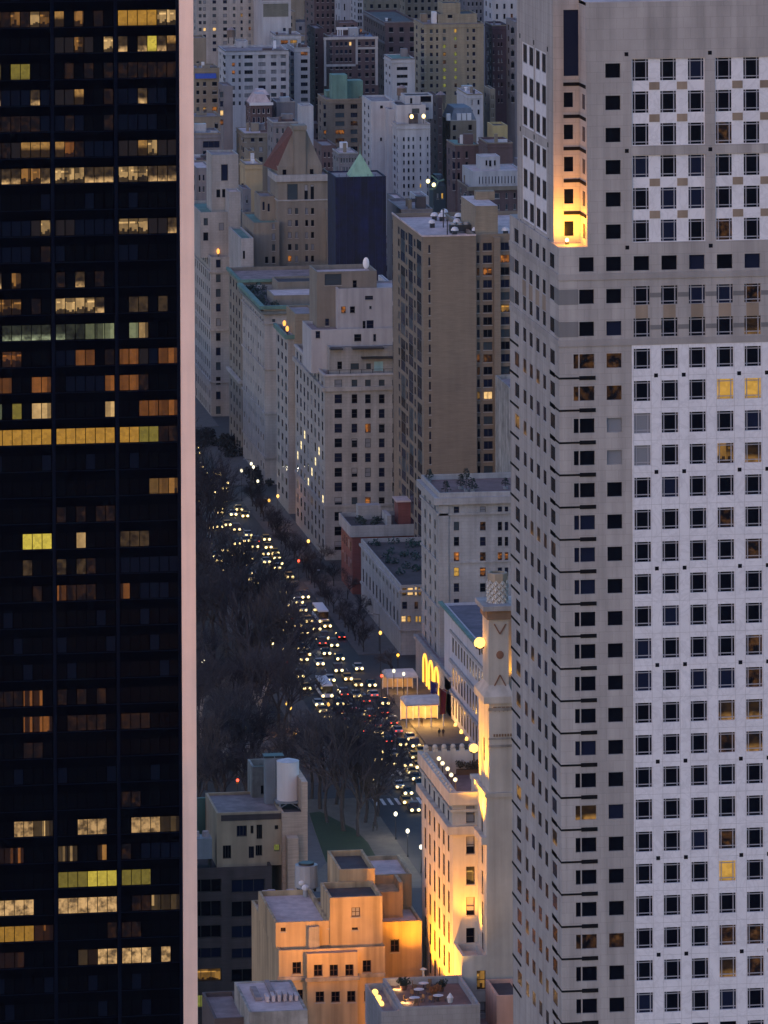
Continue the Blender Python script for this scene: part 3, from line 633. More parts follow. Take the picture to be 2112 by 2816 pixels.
a = rS(y1,1029,1053,994,1020); m = MB(); m.box(a[0],a[1],y1-.12,y1-.004,a[2],a[3]); B.part(m, 'skylight_screen', wallmat('teal glass painted lit', (.30,.48,.52), .1, .3))  # lit glazing: its brightness is put into the pale teal colour
m = MB()
for q in range(14): x_ = 1+q*2.8; m.box(x_-.08,x_+.08,yn+.5,yn+.6,zt-.01,zt+.9)
m.box(.6,38,yn+.52,yn+.58,zt+.9,zt+.98); B.part(m, 'terrace_railing', BLACKM)
B.finish()
dish = on_y(1027, 722, y4); DZ = zy(950,746,y4)
t = thing('satellite_dish', 'white satellite dish upright on the tan top storey of the cream apartment house', 'satellite dish', (dish.x-1.5, y4+3, DZ-1.3))
m = MB(); m.cyl(0,0,0,2.2,.08); m.build('mast', GREYM, t)
m = MB(); m.ball((0,-.3,2.9), 1.5, .55, .22, 1.0, 10, 6); m.build('reflector', flat('white dish', (.8,.8,.82), .4), t, True)
# --- brown slab apartment block
X2 = 15.0; yn, yf = yx(1163,652,X2), yx(1080,640,X2); zt = zx(1165,652,X2)
B = Bld('apartment_block', 'tall brown brick apartment block with a blank middle wall and gravel roof', style='double', mix='bbnnntt', cap=100)
xm_ = xy(1310,900,yn); rz = []
for k in range(25): r = rS(yn, 1311, 1320, 682+34.15*k-11, 682+34.15*k+11); rz.append((r[2], r[3]))
sl = (xy(1179,900,yn), xy(1184.5,900,yn))
W = []
for i, (a, b) in enumerate(((430,390),(452,439),(496,460),(516,501),(560,525),(583,569),(631,594))):
    ya, yb = yx(950+a/3.016, 900, X2), yx(950+b/3.016, 900, X2)
    for k, (c, d) in enumerate(rz):
        tall = i % 2 == 0
        W.append((ya, yb, c-(.55 if tall and (k+i//2) % 3 else 0), d+(.5 if tall else 0)*((k+i//2) % 3 != 1), None))
B.mass(X2, xm_, yn, yf, 0, zt, M_BROWN, [(sl[0], sl[1], c, d, 'n') for c, d in rz], W, RF_PALE, 1.0)
lits = {(0,2):'n',(1,1):'n',(1,2):'o',(2,1):'o',(2,0):'d',(5,2):'a',(10,0):'d',(9,0):'o',(9,1):'d',(12,0):'a',(12,1):'H',(1,0):'n'}
S = []
for k, (c, d) in enumerate(rz):
    for i, (a, b) in enumerate(((1312,1319),(1329,1354),(1377,1402),(1420,1446))): S.append((xy(a,900,yn+2), xy(b,900,yn+2), c, d, lits.get((k,i))))
B.mass(xm_, 62, yn+2, yf, 0, zt, M_BROWN, S, [], RF_PALE, 1.0)
m = MB(); xa, xb = xy(1356.5,900,yn+2), xy(1374,900,yn+2); m.box(xa, xb, yn+.3, yn+1.99, 0, zt-.6); B.part(m, 'pier', M_BROWN)
yb_ = yn+7
B.mass(xy(1308,610,yb_), xy(1369,610,yb_), yb_, yb_+22, zt-1, zy(1340,566,yb_), M_TAN2, [], [], RF_PALE, .01, 'bulkhead_wall')
m = MB(); a = on_y(1332, 552, yb_+14); m.box(a.x-2.2, a.x+2.4, yb_+13, yb_+16, zy(1340,566,yb_)-.1, zy(1340,566,yb_)+2.0); B.part(m, 'chimney', M_TAN2)
m = MB(); m.box(X2-.25, xm_, yn-.25, yn-.004, zt-.1, zt+.3); m.box(X2-.25, X2-.004, yn-.004, yf, zt-.1, zt+.3); B.part(m, 'coping', RF_PALE)
B.finish()
zr = zt-1.0
def mk_vent():
    t = thing('roof_vent', 'white mushroom roof vent on the gravel roof of the brown apartment block', 'roof vent', group='mushroom vents on the brown block')
    m = MB(); m.box(-.55,.55,-.55,.55,0,1.1); m.build('base', BLACKM, t); m = MB(); m.cyl(0,0,1.1,1.5,1.0,.85,10); m.ball((0,0,1.5),.85,1,1,.6,10,4); m.build('hood', WHITEM, t); return t
v0 = mk_vent()
for i, (a, b) in enumerate(((737,470),(800,475),(820,440),(720,530),(935,475),(925,520),(907,592),(1080,592),(1133,592),(1328,592))):
    o = v0 if i == 0 else copy_tree(v0); p = on_z(950+a/3.016, 450+b/3.016, zr); o.location = p
for i, (a, b, h, lab) in enumerate(((812,530,4.2,'tall thin vent pipe standing among the mushroom vents'),(1003,520,4.5,'tall thin vent pipe beside the tan bulkhead wall'),(845,595,3.5,'thin vent pipe near the front parapet of the brown block'))):
    p = on_z(950+a/3.016, 450+b/3.016, zr); m = MB(); m.cyl(p.x,p.y,zr,zr+h,.14); m.cyl(p.x,p.y,zr+h,zr+h+.35,.28); tag(m.build('vent_pipe', BLACKM), lab, 'vent pipe')
p = on_z(1265, 640, zr); t = thing('cooling_unit', 'black rooftop cooling unit beside the tan bulkhead of the brown block', 'cooling unit', p)
m = MB(); m.box(-2.6,2.6,-1.2,1.2,.4,2.0); m.build('casing', BLACKM, t); m = MB()
for a in (-1.6,0,1.6): m.cyl(a,0,2.0,2.5,.65,.65,10)
m.build('fan', GREYM, t); m = MB()
for a in (-2.3,2.3): m.box(a-.12,a+.12,-1.1,1.1,0,.4)
m.build('base_frame', BLACKM, t)
# --- weathered side wall glimpsed right of the brown block
yq = 1312.0; xq = xy(1404,1068,yq)
B = Bld('party_wall_building', 'narrow building showing its blotched grey side wall beside the brown apartment block')
B.mass(xq, xq+25, yq, yx(1362,1036,xq), 0, zx(1404,1068,xq), M_STONEW, [], [], RF_GREY, .8); B.finish()
# --- red brick mansion with a stone attic
yn = yx(969,1550); zt = zx(970,1447)
B = Bld('red_brick_house', 'small red brick corner mansion under a heavy white stone attic', style='sash', mix='bnnhp')
zb = zx(970,1478)
rz = rows(zb-1.5, 4.3, 4, 2.5)
B.mass(0, 22, yn, yn+19, 0, zb, M_RED, grid(cols(2,20,5,.42), rz), grid(cols(yn+1,yn+18,5,.42), rz), None, .0)
B.mass(-.6, 22, yn-.6, yn+19, zb+.003, zt, M_LIME2, [], [], RF_DARK, 1.0, 'attic')
m = MB(); m.box(9,10,yn+3,yn+12,zt-1,zt+1.6); m.box(3.5,9,yn+14,yn+17.5,zt-1,zt+2.4); B.part(m, 'parapet', M_LIME2)
m = MB(); m.box(12,18,yn+5,yn+11,zt-1,zt+4.5); B.part(m, 'penthouse', M_RED)
m = MB(); m.box(11.5,18.5,yn+4.5,yn+11.5,zt+4.5,zt+4.9); B.part(m, 'roof', RF_PALE); B.finish()
m = MB()
for k in range(7): x_, y_ = random.Random(k).uniform(2,8), yn+random.Random(k+9).uniform(2,16); leaves(m,(x_,y_,zt-.1),1.1,70,random.Random(k),.22)
tag(m.build('roof_planting', flat('dark shrub', (.02,.035,.03), .9)), 'dark shrubs on the roof of the red brick mansion', 'shrubs', kind='stuff')
# --- low limestone club house with a planted roof
yn, yf = yx(1102,1700), yx(993,1560); zt = zx(1101,1609)
B = Bld('club_house', 'low limestone house with tall windows and a dark planted roof beside the avenue', style='sash', mix='bbnnt')
w1, w2, w3 = rW(0,1090,1080,1620,1634), rW(0,1090,1080,1668,1706), rW(0,1090,1080,1722,1784)
us = cols(yn+2, yf-1, 11, .36); W = grid(us,[w1[2:4]],'t')+grid(us,[w2[2:4]])+grid(us,[w3[2:4]])
S = [rS(yn,1106,1118,1617,1638,'a'), rS(yn,1120,1137,1616,1638,'H'), rS(yn,1141,1147,1615,1638,'H'), rS(yn,1150,1158,1615,1638,'a'), rS(yn,1103.5,1117,1694,1711,'H'), rS(yn,1120,1130,1694,1711,'a'), rS(yn,1143,1149,1695,1711,'y'), rS(yn,1152,1158,1695,1711,'y'), rS(yn,1106,1120,1655,1675,'n'), rS(yn,1140,1150,1655,1675,'d')]
B.mass(0, 34, yn, yf, 0, zt, M_LIME2, S, W, RF_DARK, 1.0); B.band(0, 34, yn, yf, zt-1.6, .5, .5, M_LIME2); B.band(0, 34, yn, yf, w3[3]+.6, .4, .3, M_LIME2, 'belt_course'); B.finish()
m = MB(); rd = random.Random(4)
for k in range(60): leaves(m, (rd.uniform(2,30), rd.uniform(yn+2,yf-2), zt-.5), rd.uniform(.7,1.7), 60, rd, .25)
tag(m.build('roof_garden', flat('roof garden green', (.012,.04,.035), .9)), 'dark green roof garden of the low limestone house', 'roof garden', kind='stuff')
# --- grand hotel with three light-edged arches
X5 = 1.4; ys_, yf = yx(1208,1600,X5), yx(1158.5,1400,X5); yp0, yp1 = yx(1240,1830), yx(1143,1790)
zt = zx(1212,1361,X5)
B = Bld('hotel_building', 'grey limestone hotel with a red paved roof terrace and three arches edged in lights', 'hotel', style='sash', mix='bbnntp')
S = []; rr = []
for k, (yc, h) in enumerate(((1402,18),(1447,24),(1489,25),(1531,25),(1573,25),(1616,24),(1659,24))):
    for i, (a, b) in enumerate(((1248,1263),(1320,1336),(1369,1381),(1388,1398))):
        S.append(rS(ys_, a, b, yc-h/2, yc+h/2, {(3,0):'o',(3,1):'d',(3,2):'o',(3,3):'o',(4,0):'y',(4,1):'o',(2,0):'b',(1,1):'d'}.get((k,i))))
    rr.append(S[-1][2:4])
B.mass(X5, 48, ys_, yf, 0, zt, M_LIME2, S, grid(cols(ys_+2,yf-2,3,.3), rr+rows(rr[-1][0]-1.6,3.4,7,1.9), 't')+[], RF_RED, 1.2)
for py, h, o_ in ((1390,1.5,1.1),(1421,.5,.4),(1553,.4,.3),(1679,.4,.35)): B.band(X5, 48, ys_, yf, zx(1210,py,X5), h, o_, M_LIME2, 'cornice' if h > 1 else 'belt_course')
m = MB(); m.box(xy(1208.5,1600,ys_-.4), xy(1234,1600,ys_-.4), ys_-.4, ys_-.003, 0, zx(1212,1395,X5)); B.part(m, 'corner_pilaster', M_LIME2)
zp = zx(1142,1742)
arch = []
ACX = [(1169.5,1800,1881),(1185.5,1818,1901),(1201,1836,1917)]
B.mass(0, X5+3, yp0, yp1, 0, zp, M_LIME2, [], [], RF_GREY, .6, 'podium_wall'); B.band(0, 3, yp0, yp1, zp-.9, .9, .5, M_LIME2)
LGT = glow('string light gold', (1,.42,.05), 2.6)
for (ax, at, ab) in ACX:
    c = on_x(ax, (at+ab)/2, -.15); yc = c.y; zT = on_x(ax, at, -.15).z; zB = on_x(ax, ab, -.15).z; hw = 2.5
    g = MB(); g.quad((-.05,yc+hw,zB),(-.05,yc-hw,zB),(-.05,yc-hw,zT-hw),(-.05,yc+hw,zT-hw)); g.poly([(-.05, yc-hw*math.cos(math.pi*q/10), zT-hw+hw*math.sin(math.pi*q/10)) for q in range(11)][::-1])
    wn = g.build('arched_window', G_BLACK, B.root)
    g = MB(); pts = [(-.22,yc-hw,zB)]+[(-.22, yc-hw*math.cos(math.pi*q/10), zT-hw+hw*math.sin(math.pi*q/10)) for q in range(11)]+[(-.22,yc+hw,zB)]
    for p, q in zip(pts[:-1], pts[1:]): g.tube(p, q, .23, .23, 5)
    o = g.build('light_garland', LGT, B.root)
B.finish()
point('arch_light_spill', (-2.5, on_x(1185,1860,-2).y, 7), 260, GOLD, .6)
# --- low white department store with a green copper edge
yq0, yq1 = yx(1332,1950), yx(1240,1760); zt = zx(1241,1681)
B = Bld('department_store', 'low white store building with paired dark windows below a green copper roof edge', 'store building', style='double', mix='bbn', frame=FR_STONE)
t1, t2, t3 = rW(0,1252,1248,1698,1713), rW(0,1252,1248,1758,1800), rW(0,1252,1248,1840,1893)
us = cols(yq0+1, yq1-1, 11, .56); B.mass(0, 40, yq0, yq1+9, 0, zt, wallmat('white terracotta', (.50,.48,.52), .1), [], grid(us,[t1[2:4],t2[2:4],t3[2:4],(1.2,5.2)]), wallmat('violet grey roof', (.12,.12,.15), .3, scale=.25), .5)
m = MB(); m.box(-1.3, -.35, yq0, yq1+9.5, zt+.01, zt+.4); B.part(m, 'copper_edge', COPPER)
B.band(0, 40, yq0, yq1, t3[3]+.9, .6, .5, M_LIME2, 'belt_course'); B.band(0, 40, yq0, yq1, t2[3]+.8, .5, .4, M_LIME2, 'belt_course'); B.band(0, 40, yq0, yq1, 5.8, .6, .5, M_LIME2, 'belt_course')
m = MB(); m.box(8,30,yq0+18,yq1-6,zt-.4,zt+3.2); m.box(16,20,yq1-4,yq1+3,zt-.4,zt+2.2); B.part(m, 'rooftop_hall', M_STONEW); B.finish()
for i, (a, b, lab) in enumerate(((1252,1995,'glowing wall lantern on the white store, farthest of three'),(1268,2013,'glowing wall lantern on the white store, between the other two'),(1283,2033,'glowing wall lantern on the white store, nearest the avenue corner'))):
    p = on_x(a, b, -.5); t = thing('wall_lantern', lab, 'wall lamp', p, group='wall lanterns of the white store')
    m = MB(); m.box(.05,.5,-.08,.08,-.06,.06); m.build('bracket', BLACKM, t); m = MB(); m.ball((0,0,0),.42,.8,.8,1.4,8,6); m.build('lamp_shade', glow('gold lantern', (1,.5,.1), 3.5), t)

# ================================================================== farther houses along the avenue
yn = yx(793,1200); yf = yx(760,1000)
B = Bld('narrow_house', 'narrow pale apartment house with a green balustrade and glowing roof lanterns', style='plain', mix='bnnt')
zt = zx(792,925); rz = rows(zt-2.2, 3.55, 15, 1.9); x1 = xy(811,1200,yn)
B.mass(0, x1, yn, yf, 0, zt, M_LIME, [], grid(cols(yn+.5,yf-.5,3,.42), rz), RF_DARK, .9)
m = MB(); m.box(-.8, x1, yn-.5, yn-.003, zt-.7, zt+.35); m.box(-.8,-.003,yn-.003,yf,zt-.7,zt+.35); B.part(m, 'green_balustrade', COPPER)
y_ = yn-.8; B.mass(x1+.01, xy(872,1000,yn), yn-1.5, yn+16, 0, zy(830,861,yn), M_TAN2, [], [], RF_GREY, .5); B.finish()
for i, (a, b, lab) in enumerate(((782,892,'orange roof lantern behind the green balustrade, upper of two'),(790,907,'orange roof lantern behind the green balustrade, lower of two'))):
    p = on_z(a, b, zt+.8); t = thing('roof_lantern', lab, 'lantern', (p.x,p.y,zt-.9), group='lanterns behind the green balustrade'); m = MB(); m.cyl(0,0,0,1.5,.1); m.build('post', BLACKM, t); m = MB(); m.ball((0,0,2),.55,.8,.8,1.4,8,5); m.build('lamp_shade', glow('orange lantern', (1,.36,.07), 2.2), t)
yn, yf = yx(729,1200), yx(667,1000); zt = zx(722,842)
B = Bld('palazzo_apartments', 'long pale apartment palace with a green copper cornice on the avenue', style='plain', mix='nnttpp', frame=FR_STONE)
rz = rows(zt-3.2, 3.9, 16, 1.8)
B.mass(0, 33, yn, yf, 0, zt, M_LIME, [rS(yn,748,758,877,893,'t')], grid(cols(yn+1,yf-1,9,.34), rz), RF_DARK, 1.1)
m = MB(); m.box(-1.4, 33, yn-1.4, yn-.003, zt-.2, zt+.7); m.box(-1.4,-.003,yn-.003,yf,zt-.2,zt+.7); B.part(m, 'cornice', COPPER)
m = MB(); m.box(-1.0, 33, yn-1.0, yn-.004, zt-1.6, zt-.8); m.box(-1.0,-.004,yn-.004,yf,zt-1.6,zt-.8); B.part(m, 'frieze', wallmat('dark frieze', (.14,.16,.16), .3))
for py in (893,1019,1140,1261): B.band(0, 33, yn, yf, zx(729,py), .5, .35, M_LIME, 'belt_course')
ya = yn+14; B.mass(xy(752,820,ya), 33, ya, ya+14, zt-1.1, zy(800,812,ya), M_TERRA, [zrS(ya,500,400,q,'b') for q in ((795,820,1288,1318),(830,890,1288,1318),(900,935,1288,1318),(1010,1030,1285,1315),(1060,1095,1285,1315))], [], RF_PALE, .2, 'penthouse_wall')
ya = yn+34; B.mass(8, 32, ya, ya+12, zt-1.1, zt+2.6, M_TERRA, [], [], RF_DARK, .6, 'penthouse_wall'); B.finish()
rd = random.Random(8)
for k, (a, b, hh) in enumerate(((712,792,1.6),(724,784,1.4),(736,790,1.7),(748,786,1.5),(845,790,1.8),(858,786,1.6),(872,792,1.7))):
    p = on_z(a, b, zt-1.1); t = thing('roof_fan', 'small pale roof fan among the clutter on the roof of the avenue palace', 'roof fan', p, group='roof fans of the avenue palace'); m = MB(); m.cyl(0,0,0,hh*.6,.5,.5,8); m.build('drum', GREYM, t); m = MB(); m.cyl(0,0,hh*.6,hh,.8,.3,8); m.build('cap', WHITEM if k % 3 else COPPER, t)
m = MB()
for k in range(26): leaves(m, (rd.uniform(1,6), yn+rd.uniform(3,50), zt-.4), rd.uniform(.7,1.5), 40, rd, .25)
tag(m.build('roof_planting', MATS['dark shrub']), 'dark planting along the green cornice of the avenue palace', 'planting', kind='stuff')
yn2, yf2 = yx(665,1000)+.5, yx(630,950); zt2 = zx(665,772)
B = Bld('grey_house', 'grey apartment house with dark windows between the two pale avenue palaces', style='plain', mix='bbbn')
rz = rows(zt2-2, 3.6, 18, 2.1); B.mass(0, 24, yn2, yf2, 0, zt2, M_TERRA, [], grid(cols(yn2+1,yf2-1,4,.36), rz), RF_GREY, 1.0); B.band(0,24,yn2,yf2,zt2-.6,.8,.8,COPPER); B.band(0,24,yn2,yf2,zx(660,1049),.8,.9,M_LIME,'belt_course'); B.finish()
yn = yx(580,950); zt = zx(580,708); x1 = xy(640,900,yn)
B = Bld('terraced_apartments', 'pale avenue apartment building with a planted corner terrace below an arcaded tower', style='plain', mix='bbnnt')
S = [rS(yn,594,607,725+40.3*k-11,725+40.3*k+11,{4:'p',2:'t'}.get(k)) for k in range(11)]
B.mass(0, x1, yn, yn+42, 0, zt, M_LIME, S, grid(cols(yn+1,yn+40,8,.36), [r[2:4] for r in S]), RF_DARK, 1.0)
for py in (752,911,1053): B.band(0, x1, yn, yn+42, zx(580,py), .6, .4, M_LIME, 'belt_course')
ya = yn+7; B.mass(xy(551,620,ya), x1+4, ya, ya+30, zt-1, zy(590,583,ya), M_LIME, [rS(ya,559,573,639,662,'b'), rS(ya,602,616,613,634,'p'), rS(ya,560,572,600,620,'t')], [], COPPER, .8)
ya = yn+14; xa = xy(582,500,ya); xb = xy(656,500,ya)
B.mass(xa, xb, ya, ya+13, zt, zy(620,425,ya), M_LIME, [rS(ya,608,627,452,497,'n'), rS(ya,595,606,521,543,'b'), rS(ya,611,623,520,543,'b')], [], RF_GREY, .6, 'tower_wall')
ya2 = yn+4; B.mass(xy(630,600,ya2), xy(662,600,ya2), ya2, ya2+9, zt-1, zy(645,527,ya2), M_LIME2, [], [], RF_PALE, .5, 'stair_tower_wall'); B.finish()
for i, (a, b, lab) in enumerate(((604,683,'orange terrace lamp glowing on the planted corner terrace, upper of two'),(600,693,'orange terrace lamp glowing on the planted corner terrace, lower of two'))):
    p = on_z(a, b, zt+.6); t = thing('terrace_lamp', lab, 'lamp', (p.x,p.y,zt-1), group='lamps of the corner terrace'); m = MB(); m.cyl(0,0,0,1.4,.1); m.build('post', BLACKM, t); m = MB(); m.ball((0,0,1.8),.55,.8,.8,1.5,8,5); m.build('lamp_shade', glow('orange lantern', (1,.36,.07), 2.2), t)
# --- chateau-roofed hotel tower
ya = 1652.0
B = Bld('chateau_tower', 'tan stepped hotel tower with a steep red tiled chateau roof', 'tower', style='plain', mix='ppptbn')
xa, xb = xy(764,560,ya), xy(914,560,ya); zt = zy(830,482,ya)
S = [rS(ya,a,b,c,d,k) for a,b,c,d,k in ((790,819,506,552,'t'),(837,847,508,551,'h'),(854,864,508,551,'h'))]
for k, yc in enumerate((581,614,647,680,712)):
    for a, b in ((792,802),(811.5,820),(839.5,847.5),(855.5,864)): S.append(rS(ya,a,b,yc-9,yc+8,'o' if (k,a) == (4,792) else None))
B.mass(xa, xb, ya, ya+17, 0, zt, M_TERRA, S, [], RF_GREY, .8); B.band(xa, xb, ya, ya+17, zt-1.7, 1.9, .7, M_LIME2); B.band(xa, xb, ya, ya+17, zy(830,552,ya), .35, .25, M_LIME2, 'belt_course')
B.mass(xy(898,650,ya-2), xy(939,650,ya-2), ya-2, ya+16, 0, zy(915,576,ya-2), M_TERRA, [rS(ya-2,903,913,600+33*k,618+33*k,'pptnb'[k]) for k in range(5)], [], COPPER, .5)
B.mass(xy(697,650,ya-3), xa-.01, ya-3, ya+24, 0, zy(730,612,ya-3), M_TERRA, [rS(ya-3,748,757,c,d,k) for c,d,k in ((615,630,'p'),(641,660,'p'),(672,690,'t'),(705,724,'b'))]+[rS(ya-3,729,738,706,724,'b')], [], COPPER, .6)
B.mass(xy(716,560,ya+6), xa-.02, ya+6, ya+20, 0, zy(740,540,ya+6), M_TERRA, [rS(ya+6,722,728,555,578,'n'), rS(ya+6,736,742,560,582,'n')], [], RF_GREY, .6)
B.mass(xy(663,700,ya-14), xy(697,700,ya-14), ya-14, ya+14, 0, zy(690,655,ya-14), M_LIME2, [rS(ya-14,668,674,690,712,'b')], [], COPPER, .6)
zb, ztp = zt-.8, zy(825,358,ya+4)
bx0, bx1, tx0, tx1 = xy(764,470,ya+2), xy(885,470,ya+2), xy(807,360,ya+4), xy(842,360,ya+4)
m = MB(); m.box(bx0,bx1,ya+2,ya+17,zb,zb+3.2); z1 = zb+3.2
m.quad((bx0,ya+2,z1),(bx1,ya+2,z1),(tx1,ya+4,ztp),(tx0,ya+4,ztp)); m.quad((bx1,ya+2,z1),(bx1,ya+17,z1),(tx1,ya+16,ztp),(tx1,ya+4,ztp)); m.quad((tx0,ya+4,ztp),(tx1,ya+4,ztp),(tx1,ya+16,ztp),(tx0,ya+16,ztp)); B.part(m, 'gable', M_TERRA)
m = MB(); m.quad((bx0-2.4,ya+17,z1-1.2),(bx0-.05,ya+2,z1-1.2),(tx0,ya+3.9,ztp+.05),(tx0,ya+16,ztp+.05)); m.quad((bx0-.05,ya+2,z1-1.2),(bx0-.05,ya+17,z1-1.2),(tx0,ya+16,ztp),(tx0,ya+4,ztp)); B.part(m, 'roof', M_TILE)
m = MB(); m.box(xy(808,400,ya+1.4),xy(841,400,ya+1.4),ya+1.4,ya+6,z1-3,ztp+.4); m.box(xy(805,350,ya+1),xy(844,350,ya+1),ya+1,ya+7,ztp+.4,ztp+1.6); B.part(m, 'chimney', M_TERRA)
for a in (782,857): p = on_y(a, 470, ya+1.9); m = MB(); m.box(p.x-.5,p.x+.5,ya+1.8,ya+1.99,zb+.9,zb+2.3); B.part(m, 'dormer', G_BLACK)
B.finish()
# --- netted tower with the green pyramid
ya = 1604.0
B = Bld('netted_tower', 'tower wrapped in dark blue construction netting under a pale green pyramid roof', 'tower')
mnet = wallmat('navy netting', (.0045,.007,.040), .75, streak=.6, scale=.35)
xa, xb = xy(923,600,ya), xy(1062,600,ya); zt = zy(990,486,ya)
B.mass(xa, xb, ya, ya+16, 0, zt, mnet, [], [], RF_GREY, .4)
m = MB(); rd = random.Random(2)
for k in range(7): q = xa+(xb-xa)*(k+.5)/7; m.box(q-.06,q+.06,ya-.12,ya-.004,0,zt+rd.uniform(.1,.9)); m.cut()
B.split(m, 'scaffold_pole', flat('navy pole', (.010,.013,.05), .7))
m = MB(); px0, px1 = xy(962,480,ya+3), xy(1028,480,ya+3); pc = (px0+px1)/2; hy = (px1-px0)/2; za = zy(993,420,ya+3+hy)
for a, b in (((px0,ya+3),(px1,ya+3)),((px1,ya+3),(px1,ya+3+2*hy)),((px1,ya+3+2*hy),(px0,ya+3+2*hy)),((px0,ya+3+2*hy),(px0,ya+3))): m.poly([(*a,zt-.3),(*b,zt-.3),(pc,ya+3+hy,za)])
B.part(m, 'roof', wallmat('pale verdigris', (.24,.40,.29), .12)); m = MB(); m.cyl(pc,ya+3+hy,za-.5,za+2.2,.18,.04); B.part(m, 'finial', COPPER); B.finish()
def FOOT(m, mat, t):
    for k in range(len(m.v)//8): q = MB(); q.v = m.v[k*8:k*8+8]; q.f = [tuple(i-k*8 for i in f) for f in m.f[k*6:k*6+6]]; q.m = [0]*6; q.build('foot', mat, t)
# ================================================================== floodlit terracotta tower building (lower right)
YT, YS = 772.0, 779.5
XC = on_y(1245, 2400, YS).x; XN = on_y(1272, 2660, YT).x
YF = yx(1159, 2150, XC); zt = zy(1275, 2179, YS)
B = Bld('terracotta_building', 'cream terracotta building floodlit in gold with a slender ornamented chimney tower', 'building', style='sash', mix='bbbnn', rec=.4)
B.frame = flat('dark brown frame', (.05,.03,.022), .6)
zbelt = zy(1275, 2292, YS)
Srow = [rS(YS,1282,1306,c,d,k) for c,d,k in ((2216,2263,'p'),(2300,2349,'h'),(2383,2433,'a'),(2467,2518,'h'),(2552,2602,'b'))]
W = []
us = cols(YS+1.5, YF-1.2, 6, .36)
for i, u in enumerate(us):
    for k, (c, d) in enumerate([r[2:4] for r in Srow]+[(Srow[-1][2]-4.1*q, Srow[-1][3]-4.1*q) for q in (1,2,3)]): W.append((u[0], u[1], c-.35, d+.15, 'b' if k else 'n'))
zdk = on_y(1190, 2783, 758).z
XW1 = on_y(1338, 2300, YT).x; XTE = XW1+14
B.mass(XC, XW1+9, YS, YF, 0, zt, M_CROWN, [(r[0], r[1], r[2], r[3], r[4]) for r in Srow], W, RF_RED, 3.2, thick=.7)
B.band(XC, XW1, YS, YF, zt-1.6, 1.7, .55, M_CROWN, 'parapet_rail'); B.band(XC, XW1, YS, YF, zbelt, 1.1, .8, M_CROWN); B.band(XC, XW1, YS, YF, zt-2.6, .35, .35, M_CROWN, 'belt_course')
m = MB()
for k in range(7):
    q = XC+.6+k*1.28; m.box(q-.35,q+.35,YF-.75,YF+.05,zt,zt+.35); m.ball((q,YF-.35,zt+.62),.38,1,1,1,8,5); m.cut()
for k in range(14):
    q = YS+1+k*1.8; m.ball((XC-.1,q,zt+.25),.26,1,1,1,6,4); m.cut()
B.split(m, 'finial', M_CROWN)
# tower stages on the south front
tw = [(1338,1425,2192,0),(1345,1420,1934,.4)]
zA, zB_, zC_, zD = zy(1375,2192,YT), zy(1375,1934,YT), zy(1375,1887,YT), zy(1375,1680,YT)
nbw = [rS(YT,1311,1336,2669,2722,'a'), rS(YT,1311,1336,2755,2807,'h')]
B.mass(XN, XW1, YT, YS-.004, 0, zy(1300,2629,YT), M_CROWN, nbw, [], M_CROWN, 1.0, thick=.45)
ws = [(YT+3.0, YT+4.2, c-.4, d+.3, 'n') for c, d in [r[2:4] for r in Srow]]
B.mass(XW1, XTE, YT, YS+5, 0, zA, M_CROWN, [], ws, M_CROWN, .01, 'tower_wall')
m = MB(); m.box(XW1-.7, XTE, YT-.002, YT+7.4, zbelt+.02, zbelt+1.0); B.part(m, 'cornice', M_CROWN)
m = MB(); m.box(XW1-.2, XTE, YT-.25, YS+5, zA+.004, zA+.6); B.part(m, 'cornice', M_CROWN)
xa, xb = xy(1345,2050,YT+.4), xy(1422,2050,YT+.4)
B.mass(xa, xb, YT+.4, YT+9, zA+.6, zB_, M_CROWN, [], [(YT+4, YT+5.2, zA+4, zA+7.2, 'n')], M_CROWN, .01, 'tower_wall')
m = MB(); q0, q1 = xy(1353,2000,YT), xy(1405,2000,YT)
for py, hh, o_ in ((2056,.3,.18),(2035,.25,.12),(1956,.4,.2)): m.box(xa-.1, xb, YT+.4-o_, YT+.398, zy(1375,py,YT), zy(1375,py,YT)+hh); m.cut()
B.split(m, 'belt_course', M_STONEW)
m = MB()
for k in range(9): q = xa+.6+k*.38; m.box(q, q+.2, YT+.28, YT+.397, zy(1375,2027,YT), zy(1375,2020,YT))
for k in range(6): q = xa+.55+k*.58; m.poly([(q,YT+.385,zy(1375,1945,YT)),(q+.28,YT+.385,zy(1375,1960,YT)),(q+.56,YT+.385,zy(1375,1945,YT))])
B.part(m, 'dentil_frieze', wallmat('rust terracotta', (.22,.14,.09), .2))
ca, cb = xy(1330,1910,YT), xy(1412,1910,YT)
m = MB(); xs0, xs1 = xy(1344,1800,YT+1), xy(1399,1800,YT+1)
m.box(ca, cb, YT-.2, YT+8, zB_+.004, zB_+.9)
A = [(ca,YT-.2,zB_+.9),(cb,YT-.2,zB_+.9),(cb,YT+8,zB_+.9),(ca,YT+8,zB_+.9)]; D_ = [(xs0,YT+1,zC_),(xs1,YT+1,zC_),(xs1,YT+6,zC_),(xs0,YT+6,zC_)]
for k in range(4): m.quad(A[k],A[(k+1)%4],D_[(k+1)%4],D_[k])
B.part(m, 'tower_shoulder', M_CROWN)
B.mass(xs0, xs1, YT+1, YT+6, zC_, zD, M_CROWN, [], [], M_CROWN, .01, 'shaft_wall')
m = MB(); m.box(xy(1329,1672,YT+.2), xy(1408,1672,YT+.2), YT+.1, YT+7, zy(1370,1681,YT), zy(1370,1668,YT)); B.part(m, 'chimney_ledge', M_LIME2)
m = MB(); m.box(xs0-.25, xs1+.25, YT+.6, YT+6.4, zD-1.3, zD-.05); B.part(m, 'ledge_frieze', MATS['rust terracotta'])
